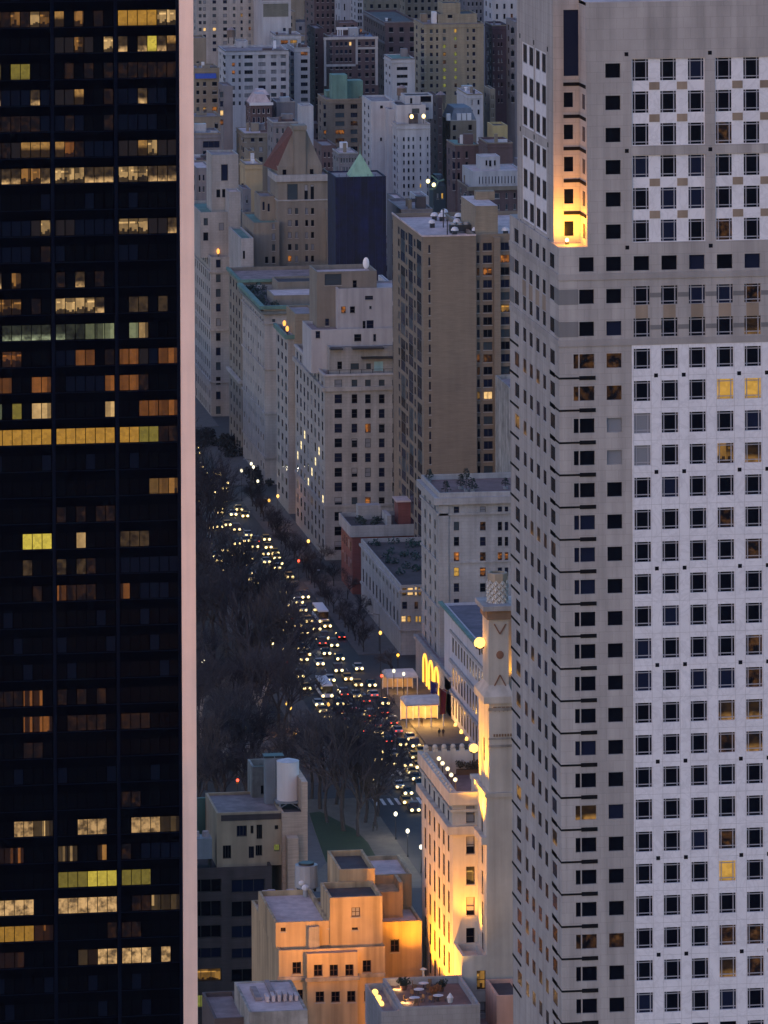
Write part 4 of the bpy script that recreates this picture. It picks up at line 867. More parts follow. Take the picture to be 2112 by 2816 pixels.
cx_, cy_ = (xy(1342,1620,YT+3.5)+xy(1394,1620,YT+3.5))/2, YT+3.5; r8 = (xy(1394,1620,YT+3.5)-xy(1342,1620,YT+3.5))/2*1.04; zc0, zc1 = zy(1370,1666,YT+3), zy(1368,1572,YT+3)
m = MB(); m.cyl(cx_,cy_,zc0,zc1-1.2,r8,r8,8); m.cyl(cx_,cy_,zc1-1.2,zc1-.2,r8*1.06,r8*1.06,8,cap=False); m.cyl(cx_,cy_,zc1-.2,zc1-.15,r8*1.06,r8*.8,8,cap=False); m.cyl(cx_,cy_,zc1-.6,zc1-.15,r8*.8,r8*.8,8,cap=False); B.part(m, 'chimney', wallmat('tan terracotta', (.34,.28,.21), .15))
m = MB(); nn = 9
for row in range(7):
    z_ = zc0+.45+row*(zc1-zc0-2.0)/6.0; 
    for k in range(nn):
        a = 2*math.pi*(k+.5*(row % 2))/nn+.2; r_ = r8*1.0; c = Vector((cx_+r_*math.cos(a), cy_+r_*math.sin(a), z_)); t_ = Vector((-math.sin(a), math.cos(a), 0)); n_ = Vector((math.cos(a), math.sin(a), 0))
        m.tube(c-t_*.36, c+Vector((0,0,.44)), .075, .075, 4); m.tube(c+t_*.36, c+Vector((0,0,.44)), .075, .075, 4); m.ball(c, .24, 1, 1, 1.3, 4, 2)
B.part(m, 'lattice', wallmat('pale glazed tile', (.56,.55,.52), .15))
RUST = wallmat('red glazed tile', (.22,.11,.07), .15)
m = MB(); yy = YT+.93
def chev(pts):
    for p, q in zip(pts[:-1], pts[1:]): m.tube(p, q, .11, .11, 4)
chev([on_y(1359,1716,yy), on_y(1375,1744,yy), on_y(1391,1716,yy)]); m.cut(); chev([on_y(1360,1886,yy), on_y(1375,1856,yy), on_y(1391,1886,yy)]); m.cut()
B.split(m, 'chevron', RUST)
m = MB(); c = on_y(1375,1801,yy)
m.ball((c.x,c.y,c.z), .52, 1, .2, 1.1, 10, 6)
B.part(m, 'rosette', RUST)
m = MB(); m.box(xy(1396,1900,YT+5), xy(1440,1900,YT+5), YT+5, YT+12, zA, zy(1400,1665,YT+5)); B.part(m, 'rear_tower', M_CROWN)
# terrace on the setback and its ledge
XD = on_y(1102, 2787, 757).x; XL = on_y(1049, 2797, 757).x
B.mass(XD, XC-.01, 757, 773, 0, zdk+1.0, M_LIME2, [], [], RF_RED, 1.0, 'terrace_wall', thick=.4)
B.mass(XN, XW1+10, 757, YT-.004, 0, zdk-4, M_LIME2, [], [], RF_GREY, .6, 'terrace_wall')
B.mass(XD, XC-.01, 773.01, YF, 0, zdk-17, M_LIME2, [], [], RF_GREY, .01, 'terrace_wall')
B.mass(XL, XD-.01, 757, 772, 0, zdk+.6, M_LIME2, [], [], RF_GREY, .9, 'terrace_wall', thick=.3)
B.finish()
# floodlights
def flood(label, p, r=.5, s=2.4, post=None, grp=None, col=(1,.52,.13)):
    t = thing('floodlight', label, 'floodlight', p, group=grp); m = MB(); m.cyl(0,0,-(post or r*1.6),-r*.5,.12,.12,6); m.box(-r*.7,r*.7,-r*.5,r*.5,-r*.9,-r*.45); m.build('housing', BLACKM, t)
    m = MB(); m.ball((0,0,0), r, 1,1,1,10,6); m.build('lens', glow('flood lens %g' % s, col, s), t); return t
p = on_y(1319, 1768, YT+3); f = flood('dazzling floodlight on the side of the chimney tower shaft, high above the street', p, .78, 2.6, 1.6)
point('flood_spill', (p.x-.7, p.y+2.0, p.z), 300, (1,.40,.05), .6, f)
p = on_y(1303, 2058, YS+14); f = flood('dazzling floodlight on the roof terrace rim beside the gold lit tower wall', p, .66, 2.6, 1.6)
spot('flood_beam', (XW1-2.2, YT+2.2, zbelt+1.5), (XW1+.6, YT+4.5, zA+6), 26000, (1,.44,.03), R(85), .7, .4)
spot('flood_beam', (XW1-1.6, YT+3, zA+.5), (xs0, YT+4, zB_+6), 16000, (1,.42,.03), R(80), .7, .4)
spot('flood_beam', (XW1-2.2, YS+1.0, zt-1.2), (xa, YT+5, zA+9), 26000, (1,.42,.03), R(75), .8, .4)
point('terrace_glow', (XC+4, YS+9, zt-1.5), 800, (1,.42,.10), .5)
spot('flood_beam', (xs1+1.0, YT+3.2, zB_+1.2), (xy(1404,1750,YT+5), YT+5, zB_+8), 2200, (1,.42,.03), R(70), .7, .3)
for k, (a, b) in enumerate(((1207,2091),(1217,2104),(1231,2119),(1241,2136),(1252,2149))):
    p = on_z(a, b, zt-.6); t = thing('globe_lamp', 'white globe lamp in the diagonal row on the gold lit roof terrace', 'lamp', p, group='five globe lamps of the roof terrace')
    m = MB(); m.cyl(0,0,-2.6,0,.07); m.build('post', BLACKM, t); m = MB(); m.ball((0,0,.25), .29, 1,1,1,8,6); m.build('globe', glow('globe white', (1,.80,.45), 2.2), t)
    if k % 2 == 0: point('globe_light', (p.x,p.y,p.z+.3), 60, WARM, .4)
# roof terrace furniture and planting
for lab, a, b, s in (('planter of dark shrubs by the far rim of the gold lit roof terrace', 1262, 2088, 2.2), ('planter of brown shrubs in the middle of the gold lit roof terrace', 1290, 2128, 1.8)):
    p = on_z(a, b, zt-3.2); t = thing('planter', lab, 'planter', p); m = MB(); m.box(-s,s,-.6,.6,0,.7); m.build('box', flat('timber', (.12,.07,.035), .8), t)
    m = MB(); rd = random.Random(a)
    for k in range(14): leaves(m, (rd.uniform(-s,s), rd.uniform(-.5,.5), rd.uniform(.8,1.7)), rd.uniform(.35,.7), 40, rd, .14)
    m.build('foliage', flat('brown shrub', (.06,.05,.03), .9), t)
# west facade floods: a row of spots low on the setback
for k in range(6):
    y_ = 776+k*5.2; spot('facade_beam', (XC-3.2, y_, zdk-6), (XC+.3, y_+.6, zdk+26), 36000, (1,.36,.018), R(95), .9, .3)
spot('facade_beam', (XN-2.4, 770, zdk+1.6), (XN+.4, 775, zdk+12), 3000, (1,.52,.08), R(90), .9, .3)
spot('facade_beam', (XN+1.6, YT+4.5, zy(1300,2629,YT)+.3), (XW1-.5, YS, zbelt+4), 14000, (1,.36,.025), R(75), .8, .3)
ledge = zdk+.6
for k, (a, b) in enumerate(((1031,2729),(1040,2745),(1047,2761))):
    p = on_x(a, b, XL+.9); flood(('floodlight on the grey ledge, farthest of the row of three','floodlight on the grey ledge, middle of the row of three','floodlight on the grey ledge, nearest of the row of three')[k], p, .46, 2.6, max(.8, p.z-ledge+.9), 'three floodlights on the ledge', (1,.66,.24))
for k, (a, b) in enumerate(((1085,2727),(1107,2763))):
    p = on_x(a, b, XD+1.2); flood(('floodlight inside the terrace corner beside the plants','floodlight inside the terrace wall nearest the ledge front')[k], p, .42, 2.6, max(.8, p.z-zdk), 'pair of terrace floodlights', (1,.66,.24))
    point('terrace_light', (p.x+.6, p.y, p.z+.4), 260, WARM, .4)
# terrace furniture
rd = random.Random(12)
def table(label, x, y):
    t = thing('terrace_table', label, 'table', (x,y,zdk)); m = MB(); m.cyl(0,0,.68,.74,.7,.7,12); m.build('top', WHITEM, t); m = MB(); m.cyl(0,0,0,.68,.06); m.cyl(0,0,0,.05,.35); m.build('pedestal', BLACKM, t)
    for q in range(3):
        a = q*2.1+x; c = thing('terrace_chair', 'small wicker chair at %s' % label.split(' on ')[0].replace('round ', 'the round '), 'chair', (x+1.25*math.cos(a), y+1.25*math.sin(a), zdk), a, 'chairs of the paved terrace')
        mm = MB(); mm.box(-.28,.28,-.28,.28,.4,.48); mm.build('seat', flat('wicker', (.18,.10,.05), .8), c); mm = MB(); mm.box(.22,.28,-.28,.28,.48,.95); mm.build('backrest', MATS['wicker'], c)
        for sx in (-.25,.25):
            for sy in (-.25,.25): mm = MB(); mm.box(sx-.025,sx+.025,sy-.025,sy+.025,0,.4); mm.build('leg', BLACKM, c)
for lab, a, b in (('round white table near the ledge on the paved terrace',1140,2758),('round white table by the far wall on the paved terrace',1152,2735),('round white table by the dark planters on the paved terrace',1165,2718),('round white table near the gold lit wall on the paved terrace',1205,2752)):
    p = on_z(a, b, zdk); table(lab, p.x, p.y)
for lab, a, b, cc in (('dark planted tub by the far wall of the paved terrace',1212,2726,(.03,.035,.025)),('orange flowering tub in the middle of the paved terrace',1196,2742,(.25,.09,.03)),('dark planted tub in the corner behind the terrace floodlight',1110,2722,(.03,.04,.025))):
    p = on_z(a, b, zdk); t = thing('plant_tub', lab, 'plant tub', p); m = MB(); m.cyl(0,0,0,.6,.35,.5,10); m.build('tub', flat('clay pot', (.2,.09,.05), .8), t)
    m = MB(); q = random.Random(a)
    for k in range(10): leaves(m, (q.uniform(-.6,.6), q.uniform(-.6,.6), q.uniform(.7,1.5)), q.uniform(.3,.6), 40, q, .12)
    m.build('foliage', flat('tub plant %d' % a, cc, .9), t)
p = on_z(1238, 2776, zdk); t = thing('parasol', 'closed white parasol standing near the front wall of the paved terrace', 'parasol', p); m = MB(); m.cyl(0,0,0,2.2,.04); m.build('pole', GREYM, t); m = MB(); m.cyl(0,0,.9,1.6,.28,.45,10); m.cyl(0,0,1.6,2.2,.45,.05,10); m.build('canopy', WHITEM, t)
p = on_z(1163, 2702, zdk); t = thing('standing_heater', 'pale standing heater against the far wall of the paved terrace', 'heater', (p.x,p.y-.5,zdk)); m = MB(); m.cyl(0,0,0,1.9,.13); m.build('column', flat('steel', (.5,.48,.42), .3), t); m = MB(); m.cyl(0,0,1.9,2.1,.5,.15,10); m.build('hood', MATS['steel'], t)

# ================================================================== orange-lit stepped building (bottom centre)
YA = 789.0
B = Bld('stepped_building', 'stepped cream building lit orange with small square windows and flat grey roofs', style='cross', mix='bbb', rec=.35)
B.frame = flat('rust frame', (.06,.03,.02), .7)
M_OR = wallmat('cream brick', (.43,.325,.20), .18, streak=.5)
ox, oy = 500, 2266
def q3(Y, *q, k=None): return zrS(Y, ox, oy, q, k)
xa, xb = xy(767,2700,YA), xy(1059,2700,YA); zA2 = zy(800,2613,YA)
S = [q3(YA,918,990,1145,1245)]+[q3(YA,*q) for q in ((1500,1572,1130,1232),)]+[q3(YA,960,1005,1375,1460), q3(YA,1512,1582,1385,1475)]
B.mass(xa, xb, YA, YA+30, 0, zA2, M_OR, S, [], RF_GREY, .5)
ba, bb = xy(844,2700,YA-1.2), xy(984,2700,YA-1.2); zbay = zy(900,2621,YA-1.2)
Sb = [q3(YA-1.2,*q) for q in ((1095,1167,1167,1266),(1226,1297,1167,1266),(1356,1426,1165,1262),(1110,1182,1390,1480),(1240,1312,1390,1480),(1371,1442,1385,1478))]
B.mass(ba, bb, YA-1.2, YA-.003, 0, zbay, M_OR, Sb, [], RF_GREY, .01, 'bay_wall')
for py in (2691,): 
    z_ = zy(900,py,YA); m = MB(); m.box(xa-.3, ba-.01, YA-.35, YA-.003, z_, z_+.5); m.cut(); m.box(ba-.25, bb+.25, YA-1.55, YA-1.203, z_, z_+.5); m.cut(); m.box(bb+.01, xb, YA-.35, YA-.003, z_, z_+.5); m.cut(); B.split(m, 'belt_course', M_STONEW)
YB = YA+2.2; zB2 = zy(850,2534,YB)
B.mass(xy(758,2560,YB), xy(906,2560,YB), YB, YB+19, zA2-.5, zB2, M_OR, [q3(YB,820,862,860,893,k='b'), q3(YB,1210,1226,848,866,k='b')], [], RF_PALE, .7)
m = MB(); m.box(xy(856,2570,YB)-.5, xy(866,2570,YB)+.5, YB-.9, YB-.003, zA2-.5, zy(860,2545,YB)); B.part(m, 'flue', M_STONEW)
B.mass(xy(906,2520,YB)+.01, xy(1051,2520,YB), YB-.3, YB+9, zA2-.5, zy(980,2465,YB), M_OR, [q3(YB-.3,1408,1480,692,770,k='h'), q3(YB-.3,1410,1462,858,880,k='b')], [], RF_DARK, .8)
YD = YB+9.5; B.mass(xy(933,2400,YD), xy(1031,2400,YD), YD, YD+12, zA2, zy(980,2390,YD), M_OR, [], [], RF_DARK, .8)
YG = YA+12; xg0, xg1 = xy(1050,2600,YG), xy(1160,2600,YG)
B.mass(xg0, xg1, YG, YG+9, 0, zy(1100,2534,YG), M_OR, [zrS(YG,950,2266,(374,446,955,1065),'h')], [], RF_PALE, .4)
YH = YG+9.01; B.mass(xg0-3, xg1, YH, YH+12, 0, zy(1100,2404,YH), M_OR, [], [], RF_PALE, .6)
m = MB(); a = xy(1040,2480,YH-5); b2 = xy(1098,2480,YH-5); m.box(a, b2, YH-5, YH-.01, zy(1100,2534,YG)-.4, zy(1070,2453,YH-5)); B.part(m, 'lift_house', M_OR)
m = MB(); m.box(b2, b2+.5, YH-5, YH-.01, zy(1100,2534,YG)-.4, zy(1070,2428,YH-5)); B.part(m, 'fin_wall', M_OR)
B.finish()
for k, (x_, e) in enumerate(((xy(770,2700,760),9000),(xy(870,2700,760),11000),(xy(1000,2700,760),9000))): spot('street_flood', (XL+1.2-k*.01, 763+k*3.5, ledge+1.6), (x_, YA, ledge+4+4*(k<2)), e*1.5, (1,.36,.03), R(70), .9, .5)
point('street_light_spill', (xy(1075,2600,787), 786, 52), 900, (1,.38,.05), 1.0)
# roof plant on the stepped building
zr = zB2-.7
def onroof(a, b, z): return on_z(500+a/3.016, 2266+b/3.016, z)
p = on_y(865, 2460, YB+13); t = thing('cooling_tower', 'squat grey cooling drum among pipes behind the orange lit block', 'cooling tower', (p.x, YB+21.5, zr)); m = MB(); m.cyl(0,0,.5,3.6,1.7,1.6,14); m.build('drum', GREYM, t); m = MB(); m.cyl(0,0,3.6,3.9,1.1,1.1,12); m.build('fan', BLACKM, t)
m = MB()
for s_ in (-1.1,1.1): m.box(s_-.15,s_+.15,-1.1,1.1,0,.5)
FOOT(m, BLACKM, t)
for k, (a, b, lab) in enumerate(((1000,535,'white bulbous roof ventilator beside the cooling drum'),(1025,575,'white low roof ventilator in front of the cooling drum'))):
    p = onroof(a, b+30, zr); t = thing('roof_ventilator', lab, 'ventilator', p); m = MB(); m.cyl(0,0,0,1.1,.35); m.build('pipe', GREYM, t); m = MB(); m.ball((0,0,1.3),.55,1,1,.8,8,5); m.build('cowl', WHITEM, t)
m = MB()
for a, b, h in ((700,585,.5),(745,590,.7),(900,580,.6)): p = onroof(a,b,zr); m.box(p.x-.5,p.x+.5,p.y-.5,p.y+.5,zr,zr+h)
tag(m.build('roof_debris', RF_PALE), 'pale rubble along the far rim of the stepped building roof', 'rubble', kind='stuff')
B = Bld('painted_lit_annex', 'small rosy walled annex squeezed between the terracotta tower and the pale stone tower')
B.mass(xy(1366,2780,762), xy(1440,2780,762), 762, 771, 0, zy(1385,2738,762), wallmat('stucco painted orange lit', (.62,.36,.27), .1), [], [], RF_DARK, .5); B.finish()  # orange light on this wall is put into its base colour
# ================================================================== grey-roofed building, bottom
YQ = 742.0; xa, xb = xy(686,2790,YQ), xy(846,2790,YQ); zq = zy(760,2781,YQ)
B = Bld('grey_roofed_building', 'grey building at the picture bottom with a pale roof and a ribbed skylight')
B.mass(xa, xb, YQ, YQ+16, 0, zq, M_STONEW, [], [], RF_PALE, .15)
m = MB(); c = on_z(770, 2748, zq)
for k in range(6): q = c.x-1.9+k*.75; m.box(q, q+.4, c.y-.9, c.y+1.4-.1*abs(k-2.5), zq-.1, zq+.9-.12*abs(k-2.5)); m.cut()
B.split(m, 'skylight', RF_PALE)
m = MB(); m.box(c.x-3.2,c.x-2.4,c.y,c.y+6,zq-.1,zq+.35); m.box(c.x-.9,c.x-.3,c.y+3,c.y+9,zq-.1,zq+.35); B.part(m, 'duct', RF_GREY); B.finish()
B = Bld('low_annex', 'low dark annex with a pale rim beside the grey roofed building')
B.mass(xy(590,2800,748), xy(680,2800,748), 748, 762, 0, zy(620,2800,748), M_DKBRICK, [], [], RF_GREY, .6); B.finish()
# ================================================================== dark brick loft building with the white water tank
YK = 896.0
M_TERRA3 = wallmat('tan penthouse stucco', (.46,.34,.23), .15); M_TERRA4 = wallmat('rosy brick', (.58,.42,.32), .12, brick=6)
B = Bld('loft_building', 'dark brick loft building with wide black windows and a tan penthouse floor', style='triple', mix='bbbbnt', rec=.4)
xa, xb = xy(520,2500,YK), xy(748,2500,YK); zk = zy(650,2385,YK)
S = []
for i, (a, b) in enumerate(((525,609),(636,729))):
    for k, (c, d) in enumerate(((2418,2455),(2478,2522),(2545,2580),(2607,2636),(2664,2700),(2736,2772))):
        S.append(rS(YK,a,b,c,d,'n' if k == 3 else None))
S[4] = (*S[4][:4], 'a'); S[5] = (*S[5][:4], 'g')
B.mass(xa, xb, YK, YK+26, 0, zk, M_DKBRICK, S, [], RF_DARK, .6)
YP = YK+3; B.mass(xy(596,2300,YP), xy(776,2300,YP), YP, YP+15, zk-.6, zy(690,2233,YP), M_TERRA3, [zrS(YP,500,1850,q,k) for q,k in (((455,540,1268,1360),'n'),((570,595,1268,1335),'b'),((620,668,1260,1380),'b'),((340,410,1432,1545),'b'),((555,600,1440,1540),'n'),((612,668,1430,1520),'b'),((765,812,1425,1480),'g'),((770,800,1265,1300),'b'))], [], RF_GREY, .4, 'penthouse_wall')
m = MB(); a, b2 = xy(608,2240,YP-.1), xy(775,2240,YP-.1); m.box(a, b2, YP-.12, YP-.003, zy(690,2255,YP), zy(690,2239,YP)); m.cut(); m.box(a, xy(690,2290,YP), YP-.1, YP-.003, zy(690,2308,YP), zy(690,2280,YP)) if False else None; B.split(m, 'band', M_DKBRICK)
m = MB(); m.box(xy(520,2200,YP+15.1), xy(690,2200,YP+15.1), YP+15.02, YP+15.6, zk-.6, zy(600,2193,YP+15)); B.part(m, 'green_parapet', COPPER)
YW = YP+6; 
B.mass(xy(694,2200,YW+6), xy(770,2200,YW+6), YW+6, YW+12, zk-.6, zy(720,2108,YW+6), M_STONEW, [zrS(YW+6,500,1850,(655,722,935,1010),'b')], [], COPPER, 1.0, 'tank_house_wall')
B.mass(xy(776,2300,YP-1), xy(846,2300,YP-1), YP-1, YP+12, 0, zy(810,2234,YP-1), M_TERRA4, [], [], RF_DARK, .4, 'stair_tower_wall')
m = MB(); m.box(xy(830,2200,YP-1), xy(846,2200,YP-1), YP-1, YP+10, zy(810,2234,YP-1), zy(838,2150,YP-1)); B.part(m, 'fin_wall', M_TERRA4)
m = MB(); x0_, x1_ = xy(790,2350,YP-3), xy(820,2350,YP-3); m.box(x0_, x1_, YP-3.5, YP-1.01, 0, zy(805,2303,YP-3)); B.part(m, 'chimney_stack', M_TERRA4)
B.finish()
c = on_y(792, 2198, YP+5); rr = (xy(823,2150,YP+5)-xy(762,2150,YP+5))/2
t = thing('water_tank', 'white cylindrical rooftop water tank on a braced steel stand', 'water tank', (c.x, YP+5, zy(790,2246,YP)))
h0 = c.z-zy(790,2246,YP); h1 = zy(792,2092,YP+5)-zy(790,2246,YP)
m = MB(); m.cyl(0,0,h0,h1,rr,rr,24); m.build('tank', wallmat('white tank paint', (.92,.80,.76), .06, streak=.1), t)
m = MB(); m.cyl(0,0,h1+.003,h1+.35,rr*1.03,rr*.3,24); m.build('lid', WHITEM, t)
m = MB(); m.box(-rr*1.15,rr*1.1,-rr,rr,h0-.35,h0-.01); m.build('platform', GREYM, t)
for sx in (-1,1):
    for sy in (-1,1): m = MB(); m.box(sx*rr*.85-.14,sx*rr*.85+.14,sy*rr*.85-.14,sy*rr*.85+.14,0,h0-.35); m.tube((sx*rr*.85,sy*rr*.85,.6),(sx*rr*.2,sy*rr*.85,h0-.4),.1,.1); m.build('leg', GREYM, t)
m = MB(); m.tube((-rr*1.15,.3,h0),(-rr*1.15,.3,h1+.6),.05,.05); m.tube((-rr*1.15,.8,h0),(-rr*1.15,.8,h1+.6),.05,.05)
for k in range(12): m.tube((-rr*1.15,.3,h0+.4+k*.45),(-rr*1.15,.8,h0+.4+k*.45),.03,.03)
m.build('ladder', GREYM, t)
p = on_y(755, 2150, YP+6.5); t = thing('exhaust_stack', 'tall square grey exhaust stack close behind the white water tank', 'exhaust stack', (p.x, YP+8, zk)); m = MB(); m.box(-1.4,1.4,-1,1,0,zy(757,2080,YP+8)-zk); m.build('casing', GREYM, t); m = MB(); m.box(-1.6,1.6,-1.2,1.2,zy(757,2080,YP+8)-zk+.003,zy(757,2080,YP+8)-zk+.3); m.build('cap', BLACKM, t)
p = on_y(563, 2366, YK-.5); t = thing('air_handler', 'pale air handling unit with fans on the dark rooftop beside the stone strip', 'air handler', (p.x, YK+4, zk-.6)); hh = zy(563,2300,YK+4)-zk+.6
m = MB(); m.box(-1.5,1.5,-1.5,1.5,1.5,hh); m.build('casing', GREYM, t); m = MB()
for a in (-.8,.7): m.cyl(a,.2,hh,hh+.8,.6,.5,10)
m.build('fan', RF_PALE, t); m = MB()
for a in (-1.3,1.3): m.box(a-.15,a+.15,-1.4,1.4,0,1.5)
FOOT(m, BLACKM, t)
# ================================================================== the blocks of houses beyond the avenue fronts
def far(name, label, xa, xb, yt, Y, mat, L=20, nx=5, fl=3.3, nz=6, wf=.42, hf=.5, top=2.2, roof=RF_GREY, par=.7, mix='bbbnnnttphh', style='plain', us=None, lits=None, zmin=0, nw=2, fin=True, cat='building', frame=FR_DARK, cap=60, vis=None):
    """A house whose south front spans xa..xb in the photograph at depth Y, with its roof edge at yt; the west side recedes from it."""
    x0 = on_y(xa, yt, Y+L).x; x1 = xy(xb, yt, Y); zt = zy((xa+xb)/2, yt, Y)
    B = Bld(name, label, cat, style=style, mix=mix, cap=cap, frame=frame)
    nz_ = min(nz, max(1, int((zt-top-2)/fl)))
    rz = rows(zt-top, fl, nz_, fl*hf)
    uu = us and [(xy(a, yt+20, Y), xy(b, yt+20, Y)) for a, b in us] or cols(x0, x1, nx, wf, .4)
    S = [(a, b, c, d, (lits or {}).get((k, i))) for k, (c, d) in enumerate(rz) for i, (a, b) in enumerate(uu)]
    W = grid(cols(Y+1, Y+L-1, nw, .3), rz) if nw else []
    B.mass(x0, x1, Y, Y+L, zmin, zt, mat, S, W, roof, par)
    rc = B.rnd
    if L >= 14 and zmin == 0 and x1-x0 > 5:      # roof clutter: bulkheads, vents, chimneys, and a coping line
        for q in range(rc.randint(2, 5)):
            a, b2, h_ = rc.uniform(x0+.8, x1-2.2), rc.uniform(Y+2, Y+L-4), rc.uniform(.6, 2.6)
            m = MB(); typ = rc.choice(('bulkhead','vent','chimney','duct'))
            if typ == 'vent': m.cyl(a, b2, zt-par, zt-par+h_*.7, .45, .45, 8); m.cyl(a, b2, zt-par+h_*.7, zt-par+h_*.7+.3, .7, .5, 8)
            elif typ == 'duct': m.box(a, min(a+rc.uniform(2,5), x1-.5), b2, b2+.8, zt-par, zt-par+.9)
            elif typ == 'chimney': m.box(a, a+1, b2, b2+1.2, zt-par, zt-par+h_+.8)
            else: m.box(a, min(a+rc.uniform(2.2,4), x1-.5), b2, b2+3, zt-par, zt-par+h_+.8)
            B.part(m, typ, rc.choice((WHITEM, GREYM, M_SAND, M_PINKB, M_GREYB, RF_DARK)))
        B.band(x0, x1, Y, Y+L, zt-.35, .36, .18, rc.choice((M_LIME2, M_SAND, M_GREYB)), 'coping')
        if rc.random() < .6: B.band(x0, x1, Y, Y+L, zt-1.7, .4, .3, mat, 'cornice')
    B.x0, B.x1, B.y0, B.y1, B.zt = x0, x1, Y, Y+L, zt
    if fin: B.finish()
    return B
M_BEIGE = wallmat('beige brick', (.25,.215,.155), .1, brick=6)
M_WHITEB = wallmat('white brick', (.40,.40,.43), .1)
M_PINKB = wallmat('plum brick', (.105,.068,.07), .15, brick=6)
M_GREYB = wallmat('mauve stucco', (.17,.16,.175), .15)
M_SAND = wallmat('sandstone', (.21,.175,.135), .15)
# --- top left
far('apartment_tower', 'broad tan apartment tower with rows of curtained windows at the top beside the stone strip', 520, 700, -95, 2330, M_LIME, 26, us=[(546,554),(558,566),(584,594),(613,624),(640,647),(661,667),(683,689)], fl=2.75, nz=12, top=3, lits={(8,1):'H',(8,2):'H',(8,6):'o',(6,5):'a'}, mix='ttppnbnt')
B = far('white_slab_tower', 'smooth white slab tower with one large dark louvre panel', 697, 800, -2, 2300, M_WHITEB, 30, us=[(778,786)], fl=3, nz=1, top=11.5, fin=False, nw=0)
m = MB(); m.box(xy(724,20,2300), xy(793,20,2300), 2299.9, 2299.99, zy(760,46,2300), zy(760,6,2300)); B.part(m, 'louvre_panel', wallmat('olive louvre', (.14,.14,.12), .2, brick=4)); B.finish()
far('white_annex', 'white annex with two warm lit windows at the foot of the white slab tower', 744, 828, 95, 2280, M_WHITEB, 16, us=[(757,763),(772,792),(798,817)], fl=3.2, nz=2, top=2.2, lits={(0,1):'o',(0,2):'a'}, style='triple')
far('white_terraced_house', 'long white apartment house with ribbon windows stepping down in terraces', 600, 794, 139, 2240, M_WHITEB, 24, us=[(616,634),(638,646),(656,662),(672,695),(710,730),(745,760),(772,786)], fl=3.0, nz=7, top=1.6, mix='ttnnbpp', lits={(1,1):'o',(2,1):'o'}, style='triple')
far('white_terraced_wing', 'white wing with tall ribbon windows right of the long white terraced house', 790, 852, 131, 2252, M_PALE, 20, us=[(799,818),(827,846)], fl=3.0, nz=9, top=1.6, mix='ttnnbb', lits={(0,1):'o'}, style='triple')
far('white_penthouse', 'small white penthouse cube on the roofs below the broad tan tower', 643, 682, 113, 2262, M_WHITEB, 10, nx=1, nz=1, wf=.2, nw=0)
far('tan_stack', 'plain tan block right beside the stone strip below the broad tan tower', 520, 567, 104, 2210, M_SAND, 12, us=[(540,548)], fl=6, nz=1, top=9, hf=.3)
B = far('awning_house', 'tan house with a bright blue awning across its upper storey', 520, 603, 187, 2150, M_SAND, 18, us=[(540,548),(558,567),(583,597)], fl=3.1, nz=7, top=5.2, lits={(3,1):'a',(3,2):'o',(4,1):'o'}, fin=False)
m = MB(); z_ = zy(565,212,2150); m.quad((xy(536,212,2150),2149.95,z_+1.4),(xy(594,212,2150),2149.95,z_+1.4),(xy(594,212,2150),2148.4,z_-.4),(xy(536,212,2150),2148.4,z_-.4)); B.part(m, 'awning', wallmat('blue canvas', (.03,.07,.32), .1)); B.finish()
far('loggia_house', 'narrow house with a bright triple window beside the blue awning house', 600, 640, 236, 2130, M_GREYB, 16, us=[(605,630)], fl=3.4, nz=4, top=2.2, hf=.6, lits={(2,0):'H',(3,0):'o',(1,0):'n'}, style='triple')
far('lamp_house', 'tan house with a glowing doorway lamp beside the stone strip', 520, 606, 319, 2050, M_SAND, 18, us=[(536,548),(552,558),(590,600)], fl=3.6, nz=3, top=2.4, lits={(0,1):'H'}, hf=.6)
far('balcony_house', 'grey house with a long shaded balcony under the tan lamp house', 520, 608, 366, 1990, M_GREYB, 18, us=[(558,604)], fl=3.3, nz=2, top=2.8, hf=.7, lits={(0,0):'n'}, style='triple')
far('ember_house', 'pale house with faint orange basement windows left of the arcaded tower', 520, 615, 440, 1900, M_PALE, 18, us=[(536,550),(556,572),(580,590)], fl=3.5, nz=3, top=2.8)
def mansard(B, h, mat=M_SLATE, inset=1.6, name='roof'):
    m = MB(); x0,x1,y0,y1,z = B.x0,B.x1,B.y0,B.y1,B.zt-.2; i = inset
    A=[(x0,y0,z),(x1,y0,z),(x1,y1,z),(x0,y1,z)]; D=[(x0+i,y0+i,z+h),(x1-i,y0+i,z+h),(x1-i,y1-i,z+h),(x0+i,y1-i,z+h)]
    for k in range(4): m.quad(A[k],A[(k+1)%4],D[(k+1)%4],D[k])
    m.quad(*D); return B.part(m, name, mat)
B = far('mansard_house', 'brick house with white window trim under a pale hipped roof', 676, 748, 286, 2120, M_PINKB, 14, nx=4, fl=3.4, nz=3, top=1.4, frame=FR_WHITE, wf=.5, hf=.62, mix='bn', par=.02, fin=False)
m = MB(); m.box(B.x0-.4,B.x1+.4,B.y0-.5,B.y0-.01,B.zt-.5,B.zt+.5); B.part(m, 'cornice', FR_WHITE); mansard(B, 3.6, RF_PALE, 2.2); B.finish()
B = far('arcaded_pavilion', 'brick roof pavilion with a white arcade behind the hipped roof house', 690, 742, 262, 2138, M_PINKB, 10, nx=7, nz=1, fl=3.6, hf=.75, wf=.55, top=.5, frame=FR_WHITE, mix='b', par=.02, fin=False); mansard(B, 2.0, RF_PALE, 1.5); B.finish()
far('dark_glass_studio', 'dark house with one wide blue black studio window', 747, 812, 279, 2126, M_GREYB, 14, us=[(757,806)], fl=5, nz=1, hf=.7, top=1.8, lits={(0,0):'n'}, style='triple')
